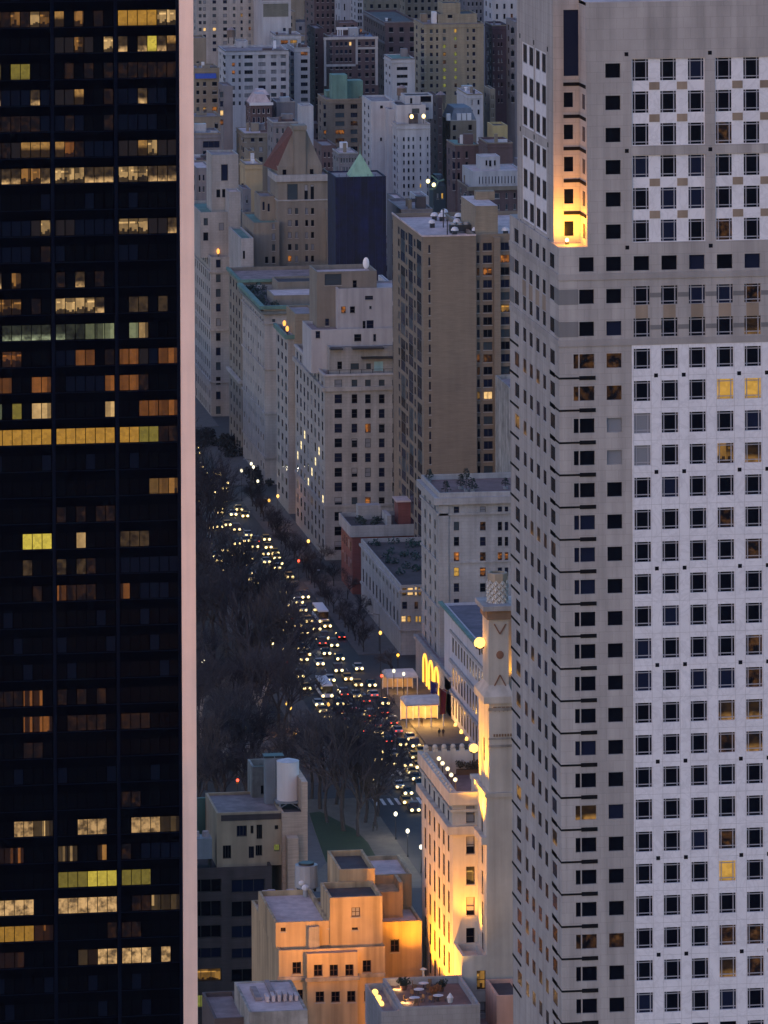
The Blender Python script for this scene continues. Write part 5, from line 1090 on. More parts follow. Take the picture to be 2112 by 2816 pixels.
far('dormer_row_house', 'buff row house with three square windows under a broad pale roof', 650, 742, 366, 2040, M_SAND, 22, us=[(668,678),(690,700),(712,723)], fl=3.6, nz=3, top=1.3, roof=RF_PALE, par=.25)
far('lantern_cube', 'small white rooftop cube with one yellow lamp behind the chateau roof', 818, 862, 291, 2060, M_WHITEB, 10, us=[(822,828)], fl=3, nz=1, nw=0, top=7)
# --- upper middle
B = far('quoined_building', 'brown brick building edged with white stone quoins and a tall arched top floor', 890, 1040, 104, 2290, M_PINKB, 24, us=[(908,915),(923,931),(935,943),(948,956),(960,967),(984,992),(1004,1014),(1022,1030)], fl=3.1, nz=8, top=1.6, mix='bbbnn', lits={(0,4):'H'}, fin=False)
m = MB(); q = lambda a: xy(a, 150, 2289.8)
m.box(q(891),q(897),2289.7,2289.98,B.zt-19,B.zt+.3); m.cut(); m.box(q(1032),q(1039),2289.7,2289.98,B.zt-19,B.zt+.3); m.cut(); m.box(q(978),q(984),2289.7,2289.98,B.zt-10.6,B.zt-.6); m.cut(); m.box(q(897.2),q(977.8),2289.6,2289.98,B.zt-11.3,B.zt-10.4); m.cut(); m.box(q(984.2),q(1039.5),2289.6,2289.98,B.zt-4.6,B.zt-3.8); m.cut(); m.box(q(890),q(1040),2289.5,2289.98,B.zt-.6,B.zt+.35); m.cut()
B.split(m, 'stone_trim', wallmat('pale trim stone', (.42,.39,.38), .1)); B.finish()
B = far('column_penthouse', 'roof penthouse with a white colonnade on the brown quoined building', 922, 984, 62, 2312, M_PINKB, 12, nx=2, fl=4, nz=2, top=1, mix='b', fin=False, nw=0)
m = MB()
for k in range(8):
    if k not in (3,4): a = xy(927+k*6.4, 85, 2309); m.box(a, a+.45, 2308.6, 2309, B.zt-6.0, B.zt-2.6); m.cut()
B.split(m, 'column', FR_WHITE); m = MB(); m.box(xy(925,70,2309), xy(982,70,2309), 2308.4, 2309.6, B.zt-2.59, B.zt-1.6); B.part(m, 'entablature', FR_WHITE); B.finish()
B = far('blue_pyramid_pavilion', 'small pavilion with a flat blue pyramid roof at the corner of the quoined building', 990, 1036, 108, 2300, M_PINKB, 9, nx=2, nz=1, nw=0, par=.02, fin=False); mansard(B, 2.6, wallmat('blue roof', (.11,.17,.27), .2), 3.0); B.finish()
far('slim_brown_tower', 'slim brown tower with a cream edge strip left of the quoined building', 846, 892, 78, 2325, M_PINKB, 22, us=[(868,873)], fl=3, nz=10, wf=.3, mix='b')
far('brown_top_tower', 'wide dark brown tower cut by the picture top above the quoined building', 838, 925, -60, 2440, M_PINKB, 30, nx=4, fl=3.2, nz=10, mix='bbn')
far('pale_top_house', 'pale house with one red window at the picture top beside the brown tower', 920, 975, -40, 2420, M_WHITEB, 18, nx=2, fl=5.5, nz=3, wf=.22, lits={(1,1):'d'})
far('white_balcony_block', 'grey and white balcony block at the picture top right of the pale house', 962, 998, -60, 2400, M_PALE, 20, nx=2, fl=2.7, nz=10, wf=.75, hf=.62, mix='bbn', lits={(7,1):'o'})
far('yellow_brown_block', 'olive brown block at the picture top behind the long sloping roof', 990, 1100, -70, 2470, M_BEIGE, 20, nx=4, fl=3.5, nz=10, wf=.4, mix='bbn')
B = far('long_roof_hall', 'long dark hall with a sloping purple roof running down toward the netted tower', 1000, 1150, 60, 2330, M_PINKB, 60, nx=3, fl=4, nz=8, mix='bb', nw=9, roof=RF_DARK, fin=False)
m = MB(); m.box(B.x0-.5,B.x0-.01,B.y0,B.y1,B.zt-1.6,B.zt-.8); m.cut(); m.box(B.x0-.5,B.x0-.01,B.y0,B.y1,B.zt-9,B.zt-8.2); m.cut(); B.split(m, 'cornice', M_GREYB); B.finish()
far('tan_top_blocks', 'tan tower top at the upper picture edge behind the beige setback tower', 1095, 1210, -60, 2500, M_SAND, 20, nx=5, fl=3.4, nz=9, wf=.45, mix='bbnn')
B = far('copper_topped_house', 'brown brick house with triple windows and green copper roof sheds', 874, 1000, 272, 2080, wallmat('umber brick', (.175,.135,.105), .12, brick=6), 22, us=[(890,909),(922,947),(964,983)], fl=3.05, nz=8, top=2.0, hf=.55, style='triple', mix='ttbn', lits={(3,0):'o',(3,1):'o',(2,2):'d',(4,1):'d'}, fin=False)
for k, (a, b, yt_, yb_, cc) in enumerate(((913,955,206,236,COPPER),(952,998,222,246,COPPER),(898,930,250,270,COPPER))):
    m = MB(); m.box(xy(a,yb_,2085+k*4), xy(b,yb_,2085+k*4), 2085+k*4, 2092+k*4, B.zt-.7, zy((a+b)/2,yt_,2085+k*4)); B.part(m, 'copper_shed', cc)
B.finish()
far('green_dormer_house', 'low house with a green arcaded attic beside the pale green pyramid', 915, 985, 420, 1860, M_GREYB, 14, nx=6, fl=3.4, nz=2, wf=.35, hf=.6, top=1.2, frame=COPPER, roof=RF_PALE, par=.3)
# --- white curved apartment house, right of the middle
B = far('white_setback_house', 'tall white apartment house with rounded setbacks and two terrace lamps', 1062, 1183, 341, 1930, M_WHITEB, 26, us=[(1092,1096),(1108,1113),(1121,1126),(1134,1139),(1154,1158),(1174,1178)], fl=2.62, nz=9, top=4.4, mix='nnbtt', lits={(6,4):'y'}, fin=False)
B.mass(on_y(1000,290,1968).x, xy(1086,290,1950), 1950, 1972, 0, zy(1050,278,1950), M_WHITEB, [zrS(1950,980,0,q,k,3.687) for q,k in (((240,270,1070,1100),'b'),((240,262,1395,1430),'n'))], grid(cols(1952,1970,2,.3), rows(zy(1050,278,1950)-2,2.7,12,1.4)), RF_GREY, .6)
B.mass(xy(1090,300,1938), B.x1-.3, 1938, 1955, B.zt-.7, zy(1140,288,1938), M_WHITEB, [zrS(1938,980,0,q,k,3.687) for q,k in (((565,640,1100,1150),'t'),((680,735,1090,1120),'n'))], [], RF_DARK, .6, 'penthouse_wall')
B.mass(xy(1114,270,1946), xy(1190,270,1946), 1946, 1956, B.zt, zy(1150,262,1946), M_WHITEB, [zrS(1946,980,0,q,k,3.687) for q,k in (((545,568,995,1050),'b'),((650,760,975,1035),'b'))], [], RF_DARK, .4, 'penthouse_wall')
B.mass(xy(1068,300,1942), xy(1100,300,1942), 1942, 1956, 0, zy(1085,300,1942), M_WHITEB, [], [], RF_DARK, .6, 'setback_wall')
B.finish()
for k, (a, b, lab) in enumerate(((1132,323,'warm terrace lamp on the white setback house, nearer its corner'),(1165,322,'warm terrace lamp on the white setback house, nearer the brick wing'))):
    p = on_y(a, b, 1932); t = thing('terrace_lamp', lab, 'lamp', p, group='terrace lamps of the white house'); m = MB(); m.cyl(0,0,-2.2,0,.1); m.build('post', BLACKM, t); m = MB(); m.ball((0,0,.3), .62, 1,1,1.2,8,6); m.build('globe', glow('warm globe', (1,.62,.22), 4.5), t)
B = far('white_box_house', 'plain white box house with two ribbon windows behind the white setback house', 1056, 1141, 161, 2180, M_WHITEB, 20, us=[(1091,1121)], fl=2.95, nz=3, top=3.2, hf=.42, mix='b', style='triple', roof=COPPER, par=.3)
B = far('brick_wing', 'tall dark brick wing rising beside the white setback house', 1176, 1216, 268, 1960, M_PINKB, 22, nx=2, fl=3, nz=12, wf=.25, mix='nb')
B = far('setback_tower', 'beige stepped tower with a column of yellow green lit windows', 1138, 1330, 64, 2200, M_BEIGE, 26, us=[(1158,1172),(1182,1190),(1199,1205),(1218,1226),(1249,1256),(1284,1289),(1299,1307)], fl=2.98, nz=9, top=2.2, mix='nnbt', lits={(2,3):'g',(3,3):'a',(4,3):'d',(5,3):'g',(6,3):'g',(7,3):'g',(0,4):'y',(1,4):'g',(2,4):'d',(3,4):'g',(4,4):'g',(5,4):'g',(6,4):'g',(7,4):'d'}, fin=False)
B.mass(xy(1206,50,2204), xy(1312,50,2204), 2204, 2222, B.zt-.6, zy(1260,38,2204), M_BEIGE, [zrS(2204,980,0,(925,975,150,185),'b',3.687)], [], RF_DARK, .5, 'setback_wall')
B.mass(xy(1217,20,2208), xy(1266,20,2208), 2208, 2220, B.zt, zy(1240,8,2208), M_BEIGE, [], [], RF_DARK, .5, 'crown_wall')
m = MB(); m.box(xy(1190,40,2206), xy(1201,40,2206), 2206, 2210, B.zt-.6, zy(1195,33,2206)); B.part(m, 'chimney', FR_WHITE)
B.finish()
far('mauve_top_block', 'mauve block with one orange window at the picture top right of the setback tower', 1262, 1330, -50, 2430, M_GREYB, 18, nx=4, fl=3.2, nz=8, mix='bnt', lits={(5,3):'o'})
far('arched_brick_house', 'dark plum brick house with pairs of pale arched windows', 1333, 1398, 69, 2215, wallmat('deep plum brick', (.075,.045,.06), .15), 18, us=[(1340,1344),(1356,1359),(1369,1373),(1377.5,1381.5)], fl=3.1, nz=9, top=3.6, mix='pptnb', wf=.3)
far('blue_white_top_block', 'bluish white block at the upper right edge beside the stone tower', 1330, 1440, -60, 2380, M_WHITEB, 22, nx=4, fl=4.2, nz=7, wf=.3, mix='nb', lits={(3,2):'o'})
far('grey_slit_house', 'grey house with a few black windows squeezed against the stone tower', 1392, 1440, 60, 2190, M_GREYB, 20, us=[(1405,1414)], fl=4.4, nz=7, wf=.4, mix='b')
far('tan_low_block', 'tan block with two windows below the arched plum brick house', 1330, 1362, 245, 2070, M_SAND, 14, nx=2, fl=3.2, nz=3, wf=.3, mix='b')
far('white_roofed_house', 'low house with a bright white roof terrace in front of the setback tower', 1256, 1328, 258, 2060, M_WHITEB, 24, nx=2, nz=2, fl=3.5, wf=.3, roof=RF_PALE, par=.5, nw=0)
B = far('slate_house', 'house with blue slate mansard roof and white dormer windows', 1216, 1310, 330, 1960, M_SAND, 18, us=[(1245,1254),(1288,1298)], fl=3.7, nz=4, top=1.7, mix='bbn', par=.02, fin=False); mansard(B, 4.2, M_SLATE, 1.6)
m = MB()
for a in (1233,1262,1276,1290): p = xy(a,320,1960); m.box(p-.7,p+.7,1959.6,1961.4,B.zt-.1,B.zt+2.2); m.cut()
B.split(m, 'dormer', FR_WHITE); B.finish()
far('copper_line_house', 'brownstone house with a thin green copper ledge and dark windows', 1228, 1316, 398, 1880, M_PINKB, 18, us=[(1245,1252),(1258,1265),(1280,1287)], fl=3.5, nz=4, top=2.2, hf=.62, mix='bn', roof=COPPER, par=.15)
far('yellow_box_house', 'small mustard coloured rooftop box among dark roofs by the stone tower', 1340, 1396, 345, 1930, wallmat('mustard stucco', (.38,.31,.15), .1), 12, nx=1, nz=0+1, wf=.02, nw=0, top=8, roof=RF_DARK)
far('dark_gable_house', 'dark brick house with a slim glowing stair window near the stone tower', 1316, 1410, 392, 1860, M_PINKB, 18, us=[(1330,1336),(1392,1396)], fl=3.6, nz=3, top=7, lits={(0,1):'o',(1,1):'o'}, mix='b', hf=.8)
B = far('attic_band_house', 'brick apartment house with a long white attic storey and small white pediment', 1258, 1440, 514, 1740, M_PINKB, 22, us=[(1275,1284),(1290,1299),(1330,1338),(1358,1374),(1390,1396),(1412,1419)], fl=3.4, nz=6, top=1.9, mix='ttnb', frame=FR_STONE, fin=False)
B.mass(B.x0+1.2, B.x1, 1741.5, 1760, B.zt-.6, zy(1340,470,1741.5), M_WHITEB, grid(cols(B.x0+3,B.x1-1,13,.3), [(B.zt+.8,B.zt+3.0)], 'n'), [], RF_PALE, .4, 'attic_wall')
m = MB(); m.box(B.x0-.6,B.x1,1739.3,1739.98,B.zt-1,B.zt+.2); B.part(m, 'cornice', M_SAND)
yy = 1748; B.mass(xy(1321,450,yy), xy(1375,450,yy), yy, yy+8, B.zt+3, zy(1345,430,yy), M_WHITEB, [zrS(yy,980,0,q,'b',3.687) for q in ((1310,1330,1625,1680),(1345,1372,1625,1690),(1395,1415,1625,1680))], [], RF_PALE, .3, 'roof_house_wall')
B.finish()
B = far('green_ridge_house', 'small dark house with pale copper ridges and yellow lamps', 1180, 1226, 512, 1770, flat('dark teal slate', (.02,.035,.05), .7), 10, nx=2, nz=1, fl=3.4, lits={(0,1):'y'}, par=.02, fin=False, nw=0); mansard(B, 3.4, MATS['dark teal slate'], 3)
m = MB(); z_ = B.zt
for a, b in ((on_y(1186,482,1770),on_y(1205,498,1770)),(on_y(1205,498,1770),on_y(1222,494,1770)),(on_y(1205,498,1770),on_y(1197,519,1770)),(on_y(1197,519,1770),on_y(1181,521,1770))): m.tube(a, b, .3, .3, 4); m.cut()
B.split(m, 'copper_ridge', COPPER); B.finish()
for a, b, lab in ((1177,501,'yellow globe lamp left of the pale copper ridges'),(1193,511,'yellow globe lamp under the pale copper ridges')):
    p = on_y(a, b, 1768); t = thing('yard_lamp', lab, 'lamp', p); m = MB(); m.cyl(0,0,-6,0,.12); m.build('post', BLACKM, t); m = MB(); m.ball((0,0,.3),.6,1,1,1.1,8,6); m.build('globe', glow('yellow globe', (1,.80,.32), 3.5), t)
far('pale_roof_cluster', 'white walled low house with a dark doorway below the pale copper ridges', 1126, 1178, 540, 1690, M_WHITEB, 14, us=[(1149,1156),(1166,1172)], fl=4, nz=2, top=1.5, mix='b', par=.6)
far('grey_terrace_house', 'grey terrace house roof behind the brown apartment block', 1066, 1190, 575, 1610, M_GREYB, 26, nx=6, nz=2, fl=3.6, roof=RF_GREY, par=.5, nw=0)
far('grey_low_house', 'grey low house with a white railing right of the netted tower', 1064, 1112, 545, 1700, M_GREYB, 14, nx=2, nz=2, fl=3.5, roof=RF_PALE, par=.5)
far('courtyard_house', 'pale bluish house in the gap between the cream corner house and the brown block', 1040, 1085, 785, 1500, M_WHITEB, 22, nx=2, nz=4, fl=4, wf=.5, roof=RF_PALE, par=.6, nw=0)
far('plain_brick_house', 'plain brick house showing between the chateau tower and the netted tower', 862, 925, 400, 1900, M_PINKB, 20, nx=3, nz=5, fl=3.4, mix='nb')
far('shadowed_house', 'low shaded house directly behind the chateau roof', 735, 820, 335, 1950, M_GREYB, 16, nx=4, nz=3, fl=3.4, wf=.35, mix='bnt')
far('small_tan_chimney_house', 'small tan house with a stubby square chimney left of the chateau roof', 672, 700, 415, 1800, M_SAND, 10, nx=1, nz=1, wf=.2, top=5, nw=0)
far('sunny_wall_house', 'yellowish blank walled house left of the chateau tower', 660, 722, 450, 1760, wallmat('yellow stucco', (.36,.28,.17), .1), 14, us=[(664,670)], nz=1, fl=4, top=6, nw=0, roof=RF_PALE)
far('mauve_corner_house', 'mauve house with a flat pale roof beside the arcaded tower', 655, 690, 520, 1740, M_GREYB, 12, nx=1, nz=3, wf=.3, fl=4)
far('blue_roof_row', 'low row house with a pale bluish roof next to the stone strip', 520, 580, 462, 1820, M_GREYB, 20, nx=3, nz=2, fl=3.6, roof=RF_PALE, par=.3)
# --- low row houses filling the blocks behind: many of a kind
rd = random.Random(31)
kinds = [('brick_row_house', 'plain low brick row house among the crowded roofs of the far blocks', M_PINKB), ('stucco_row_house', 'plain low grey row house among the crowded roofs of the far blocks', M_GREYB), ('sandstone_row_house', 'plain low tan row house among the crowded roofs of the far blocks', M_SAND)]
n_ = 0
for r, Y in enumerate((1560, 1625, 1700, 1780, 1850, 1920, 1990, 2060, 2130, 2210, 2290, 2370, 2460, 2560, 2680, 2820, 3000)):
    xl_, xr_2 = on_y(500, 700, Y).x, on_y(1440, 700, Y).x
    x = max(xl_, 44 if Y < 1700 else 20)-4
    while x < xr_2+6:
        wd = rd.uniform(9, 17); k = rd.randrange(3); h = rd.uniform(14, 24) + (10 if Y > 2350 else 0)*rd.random()
        nm, lb, mt = kinds[k]
        B = Bld(nm, lb, 'house', {0:'brick row houses of the far blocks',1:'grey row houses of the far blocks',2:'tan row houses of the far blocks'}[k], style='bare', mix='bbnntph' + ('o' if rd.random() < .2 else 'n'), cap=8, seed=n_)
        d = rd.uniform(14, 22); rz = rows(h-2, 3.5, 2, 1.9)
        B.mass(x, x+wd-.2, Y, Y+d, 0, h, mt, grid(cols(x,x+wd-.2,4,.36,.4), rz), [], rd.choice([RF_GREY,RF_DARK,RF_PALE,RF_GREY]), rd.uniform(.3,1))
        if rd.random() < .7:
            a = x+rd.uniform(1,wd-5); m = MB(); m.box(a,a+rd.uniform(2.5,4.5),Y+rd.uniform(3,6),Y+rd.uniform(8,12),h-1,h+rd.uniform(1.5,3.5)); B.part(m, 'bulkhead', rd.choice([M_WHITEB,M_SAND,M_PINKB,M_GREYB]))
        m = MB(); a = x+rd.uniform(1,wd-2); m.box(a,a+.9,Y+d*.6,Y+d*.6+1.2,h-1,h+rd.uniform(.8,2.2)); B.part(m, 'chimney', rd.choice([M_PINKB,M_SAND]))
        B.finish(); n_ += 1; x += wd
# rooftop water tanks and sheds scattered on the far blocks
def far_tank(a, b, Y, h=4, lab=''):
    p = on_y(a, b, Y); t = thing('water_tank', lab, 'water tank', p); m = MB(); m.cyl(0,0,0,h*.7,1.7,1.7,10); m.build('tank', wallmat('weathered timber', (.14,.10,.08), .3), t); m = MB(); m.cyl(0,0,h*.7,h,1.9,.1,10); m.build('lid', RF_GREY, t)
    for sx in (-1,1):
        for sy in (-1,1): m = MB(); m.box(sx*1.1-.1,sx*1.1+.1,sy*1.1-.1,sy*1.1+.1,-2.5,0); m.build('leg', BLACKM, t)
far_tank(1212, 283, 1962, 4, 'timber water tank on the dark brick wing by the white setback house')
far_tank(1105, 262, 1958, 3.6, 'timber water tank behind the white setback house penthouse')
far_tank(636, 102, 2268, 4, 'timber water tank beside the small white penthouse cube')
# ================================================================== ground, avenue, plaza, park
def sheet(name, pts, z, mat, label=None, kind='structure'):
    m = MB(); m.poly([(x, y, z) for x, y in pts]); o = m.build(name, mat); o['kind'] = kind
    if label: o['label'] = label
    return o
ASPH = wallmat('asphalt', (.026,.025,.028), .25, .7, scale=.4, streak=0); PAVE = wallmat('sidewalk concrete', (.085,.08,.08), .2, scale=.5, streak=0)
EARTH = wallmat('winter park ground', (.028,.024,.022), .4, scale=.15, streak=0); LAWN = wallmat('dark lawn', (.012,.028,.006), .3, scale=.5, streak=0)
PATH = wallmat('park path', (.075,.07,.07), .2, scale=.4, streak=0); PLAZA = wallmat('plaza stone', (.11,.095,.075), .25, scale=.4, streak=0)
sheet('ground', [(-6000,-6000),(6000,-6000),(6000,7500),(-6000,7500)], 0, wallmat('city ground', (.04,.04,.045), .3, streak=0))
KE, KW = -9.5, -29.0
m = MB(); m.box(KW, KE, 600, 3200, .004, .012); m.build('avenue', ASPH, None, kind='structure', label='asphalt avenue full of oncoming headlights')
m = MB()
for a, b in ((1100,1165),(1213,1288),(1314,1408),(1440,1496+38),(1556,1640),(1660,1730)): m.box(KE, -.02, a, b, 0, .15)
m.build('sidewalk', PAVE, None, kind='structure')
m = MB(); m.box(KW-6, KW, 1200, 2400, .0, .15); m.build('sidewalk', PAVE, None, kind='structure')
for y0, y1 in ((1166,1212),(1289,1313),(1409,1439),(1535,1555)):
    m = MB(); m.box(-160 if y0 < 1200 else KE, 90, y0, y1, .004, .0135); m.build('street', ASPH, None, kind='structure')
sheet('park_ground', [(-400,1213),(KW-6,1213),(KW-6,2400),(-600,2400)], .02, EARTH)
PL = lambda a, b: tuple(on_z(a, b, .02).xy)
sheet('park_ground', [(-400,1120),(-62,1120),(-50,1200),(-44,1213),(-400,1213)], .018, EARTH)
sheet('plaza', [(-110,1085),(KW-.2,1085),(KW-.2,1165),(-110,1165)], .024, PLAZA)
sheet('lawn', [PL(a,b) for a,b in ((897,2372),(1035,2358),(1012,2318),(975,2280),(880,2232),(850,2236),(868,2290))], .05, LAWN, 'dark curved lawn in front of the plaza')
sheet('path', [PL(a,b) for a,b in ((848,2240),(866,2290),(896,2374),(848,2420),(830,2330))], .046, PATH)
sheet('path', [PL(a,b) for a,b in ((500,1865),(585,1872),(560,1935),(500,1960))], .046, PATH)
sheet('path', [PL(a,b) for a,b in ((470,1990),(600,2040),(880,2010),(890,2030),(610,2075),(470,2040))], .046, PATH)
# painted markings: two zebra crossings and lane dashes
PAINT = wallmat('road paint', (.55,.55,.55), .25, scale=.6, streak=0)
for (a, b, n, L) in (((1070,2122),(1150,2122),11,6.5), ((1035,2204),(1150,2204),13,6.0)):
    p, q = on_z(*a), on_z(*b)
    m = MB()
    for k in range(n): x_ = KW+.8+(KE-KW-1.6)*k/(n-1); y_ = (p.y+q.y)/2; m.box(x_-.32, x_+.32, y_-L/2, y_+L/2, .0140, .018)
    m.build('crossing_marking', PAINT, None, kind='structure', label='white zebra crossing stripes on the avenue')
m = MB()
for ln in (-14.5, -19.3, -24.1):
    y_ = 1215
    while y_ < 1800: m.box(ln-.07, ln+.07, y_, y_+3, .014, .018); y_ += 9
m.build('lane_marking', PAINT, None, kind='structure')
tag(sheet('leaf_litter', [(-120,1214),(-36,1214),(-36,1700),(-160,1700)], .03, wallmat('leaf litter', (.034,.026,.022), .5, scale=.8, streak=0)), 'brown leaf litter under the bare park trees', None, None, 'stuff')

# ------------------------------------------------------------------ bare winter trees
BARK = wallmat('dark bark', (.032,.028,.030), .3, scale=2, streak=0); BARKL = wallmat('pale sycamore bark', (.30,.27,.24), .4, scale=3, streak=0); TWIG = wallmat('twig brown', (.034,.029,.036), .25, scale=1, streak=0)
TINT = [wallmat('dusky twigs', (.016,.015,.024), .25, scale=1, streak=0), TWIG, wallmat('grey twigs', (.050,.043,.047), .25, scale=1, streak=0), wallmat('black twigs', (.010,.009,.015), .25, scale=1, streak=0)]
def tree_proto(seed, H, pale=False, spread=1.0):
    rd = random.Random(seed); tr = MB(); cr = MB()
    def grow(p, d, L, r, depth):
        q = p + d*L; mid = p + d*(L*.5) + Vector((rd.uniform(-1,1), rd.uniform(-1,1), 0))*L*.06
        tgt = tr if depth < 2 else cr; n = 6 if depth < 2 else (4 if depth < 4 else 3)
        tgt.tube(p, mid, r, r*.86, n); tgt.tube(mid, q, r*.86, r*.68, n)
        if depth >= 6: return
        nb = (rd.randint(4, 5) if depth == 0 else 3) if depth < 5 else 3
        for k in range(nb):
            ax = d.orthogonal().normalized(); ax.rotate(Matrix.Rotation(rd.uniform(0, 6.28), 3, d))
            nd = d.copy(); nd.rotate(Matrix.Rotation(rd.uniform(.25, .75)*spread, 3, ax)); nd.z += .10; nd.normalize()
            st = p + (q-p)*(1 if k == 0 else rd.uniform(.45, 1))
            grow(st, nd, L*rd.uniform(.62, .86), max(r*.62, .022), depth+1)
    grow(Vector((0,0,0)), Vector((rd.uniform(-.05,.05), rd.uniform(-.05,.05), 1)).normalized(), H*.27, H*.017, 0)
    return tr.mesh('trunk', BARKL if pale else BARK), cr.mesh('crown', BARKL if pale == 2 else TWIG)
PROT = [tree_proto(s, h, False, sp) for s, h, sp in ((1,17,1.0),(2,20,1.05),(3,15,1.15),(5,18,.9),(7,22,1.0))]
PALE = [tree_proto(11, 24, True, .9), tree_proto(12, 22, True, .85)]
TL = {'a': ('bare dark winter tree along the park edge of the avenue', 'bare trees along the avenue'), 'b': ('bare dark winter tree in the thick of the park', 'bare trees of the park'), 'c': ('bare dark winter tree standing around the plaza lawn', 'bare trees around the plaza lawn'), 'd': ('bare dark street tree on the sidewalk before the buildings', 'bare street trees on the sidewalk')}
CLEAR = [(on_z(a, b), 3.4, 55) for a, b in ((559,1819),(673,2001),(794,1941),(811,2018),(903,1937))] + [(on_z(a, b), 3.0, 60) for a, b in ((716,2018),(553,2030),(576,1618))]
def tree(kind, i, x, y, s=1.0):
    if any(abs(x-q.x-(q.y-y)*-.02) < w_ and -4 < q.y-y < d_ for q, w_, d_ in CLEAR): return      # gaps in front of the park lamps and sycamores
    lb, gr = TL[kind]; t = thing('bare_tree', lb, 'tree', (x, y, 0), rd.uniform(0, 6.28), gr)
    tm_, cm = PROT[i % len(PROT)]
    for nm, me in (('trunk', tm_), ('crown', cm)):
        o = link(nm, me, t)
        if nm == 'crown': o.material_slots[0].link = 'OBJECT'; o.material_slots[0].material = TINT[int(abs(x*7+y*3)) % 4]
    t.scale = (s, s, s*rd.uniform(.92, 1.08))
rd = random.Random(77)
y = 1222
while y < 1800:
    tree('a', rd.randrange(5), KW-3.2+rd.uniform(-.6,.6), y, rd.uniform(1.1,1.35)*(1.18 if y > 1330 else 1)); y += rd.uniform(6,8.5)
for k in range(1500):
    y = rd.uniform(1216, 1720); x = KW-9-rd.random()**1.2*75
    px_, py_ = raw((x, y, 0))
    if px_ < 470 or (850 < px_ and py_ > 1900 and x > -36): continue
    if 470 < px_ < 580 and 1850 < py_ < 1960: continue
    if sum(1 for o in COL.objects if o.name.startswith('bare_tree') and (o.location.x-x)**2+(o.location.y-y)**2 < 30) == 0: tree('b', rd.randrange(5), x, y, rd.uniform(.95,1.35))
    if sum(1 for o in COL.objects if o.name.startswith('bare_tree')) > 260: break
for a, b, s in ((800,2180,.9),(858,2196,.95),(925,2212,.9),(985,2238,.95),(1030,2272,.85),(905,2150,.95),(975,2165,1.0),(1015,2195,.9),(1055,2175,.8),(900,2262,1.1),(945,2285,1.15),(985,2300,1.0),(1005,2262,1.1),(880,2225,1.1),(1040,2245,.9),(560,2130,.9),(640,2120,.95),(720,2140,.9),(690,2080,.9),(800,2100,.95),(870,2080,.9),(950,2110,.9),(1000,2120,.85),(600,2060,.9)):
    p = on_z(a, b); tree('c', rd.randrange(5), p.x, p.y, s*1.12)
for k in range(26):
    tree('d', 2 if k % 2 else 0, KE+1.6, 1316+k*8.2+rd.uniform(-2,2), rd.uniform(.42,.62))
for a, b in ((946,1612),(985,1700),(1000,1735),(880,1560),(1080,1860),(955,1650)):
    p = on_z(a, b); tree('d', 2, max(p.x, KE+1.2) if p.x < -2 else -3, p.y, .55)
for k, (a, b, lab, s) in enumerate(((716,2018,'tall bare sycamore with pale forked limbs in the middle of the park',1.05),(553,2030,'bare sycamore with pale limbs close to the stone strip',.95),(576,1618,'slender bare sycamore with pale limbs far up the park edge',1.0))):
    p = on_z(a, b); t = thing('sycamore_tree', lab, 'tree', p, k*1.9); t.scale = (s,s,s)
    for nm, me in (('trunk', PALE[k % 2][0]), ('crown', PALE[k % 2][1])): link(nm, me, t)
for k in range(70):
    p = on_z(rd.uniform(530, 800), rd.uniform(2030, 2250)) if k < 46 else on_z(rd.uniform(860, 1010), rd.uniform(2130, 2235))
    if sum(1 for o in COL.objects if o.name.startswith('bare_tree') and (o.location.x-p.x)**2+(o.location.y-p.y)**2 < 26) == 0: tree('c', rd.randrange(5), p.x, p.y, rd.uniform(.95,1.25))
# dark evergreen shrubs along the fronts of the far palaces
for a, b, n, lab in ((640,1240,16,'dark evergreen shrubs before the long palace front'),(712,1330,12,'dark evergreen shrubs on the corner of the long palace'),(560,1215,10,'dark evergreen shrubs beside the terraced apartments')):
    p = on_z(a, b); m = MB()
    for k in range(n): leaves(m, (p.x+rd.uniform(-2,3), p.y+rd.uniform(-12,12), rd.uniform(.6,2.2)), rd.uniform(1.2,2.6), 140, rd, .3)
    tag(m.build('shrubs', flat('evergreen dark', (.010,.013,.014), .9)), lab, 'shrubs', kind='stuff')
# pines on the hotel roof terrace
HOTZ = zx(1212,1361,1.4)-1.2
for a, b, h, lab in ((1282,1352,5.2,'tall dark pine in a planter on the red hotel terrace'),(1267,1345,3.4,'small dark pine left of the tall one on the red hotel terrace'),(1300,1352,3.0,'low spreading dark pine right of the tall one on the red hotel terrace'),(1226,1362,3.2,'slim dark cypress near the front corner of the red hotel terrace'),(1180,1325,2.8,'dark cypress at the far edge of the red hotel terrace'),(1390,1345,2.6,'dark cypress at the east end of the red hotel terrace')):
    p = on_z(a, b, HOTZ); t = thing('pine_tree', lab, 'tree', p); m = MB(); m.cyl(0,0,0,.6,.5,.6,8); m.build('planter_box', M_LIME2, t); m = MB(); m.cyl(0,0,.6,h*.8,.1,.05,6); m.build('trunk', BARK, t); m = MB(); q = random.Random(a)
    for k in range(int(40*h)):
        f = q.random(); z_ = .9+f*(h-.9); r_ = (1-f)*h*.32+.15; an = q.uniform(0,6.28); rr_ = r_*q.random()**.5; c = Vector((rr_*math.cos(an), rr_*math.sin(an), z_)); d = Vector((math.cos(an)*.4, math.sin(an)*.4, -.1)); u = Vector((-math.sin(an),math.cos(an),.4))*.16; m.quad(c-u, c+d-u*.4, c+d+u*.4, c+u)
    m.build('crown', flat('pine green', (.012,.024,.018), .9), t)

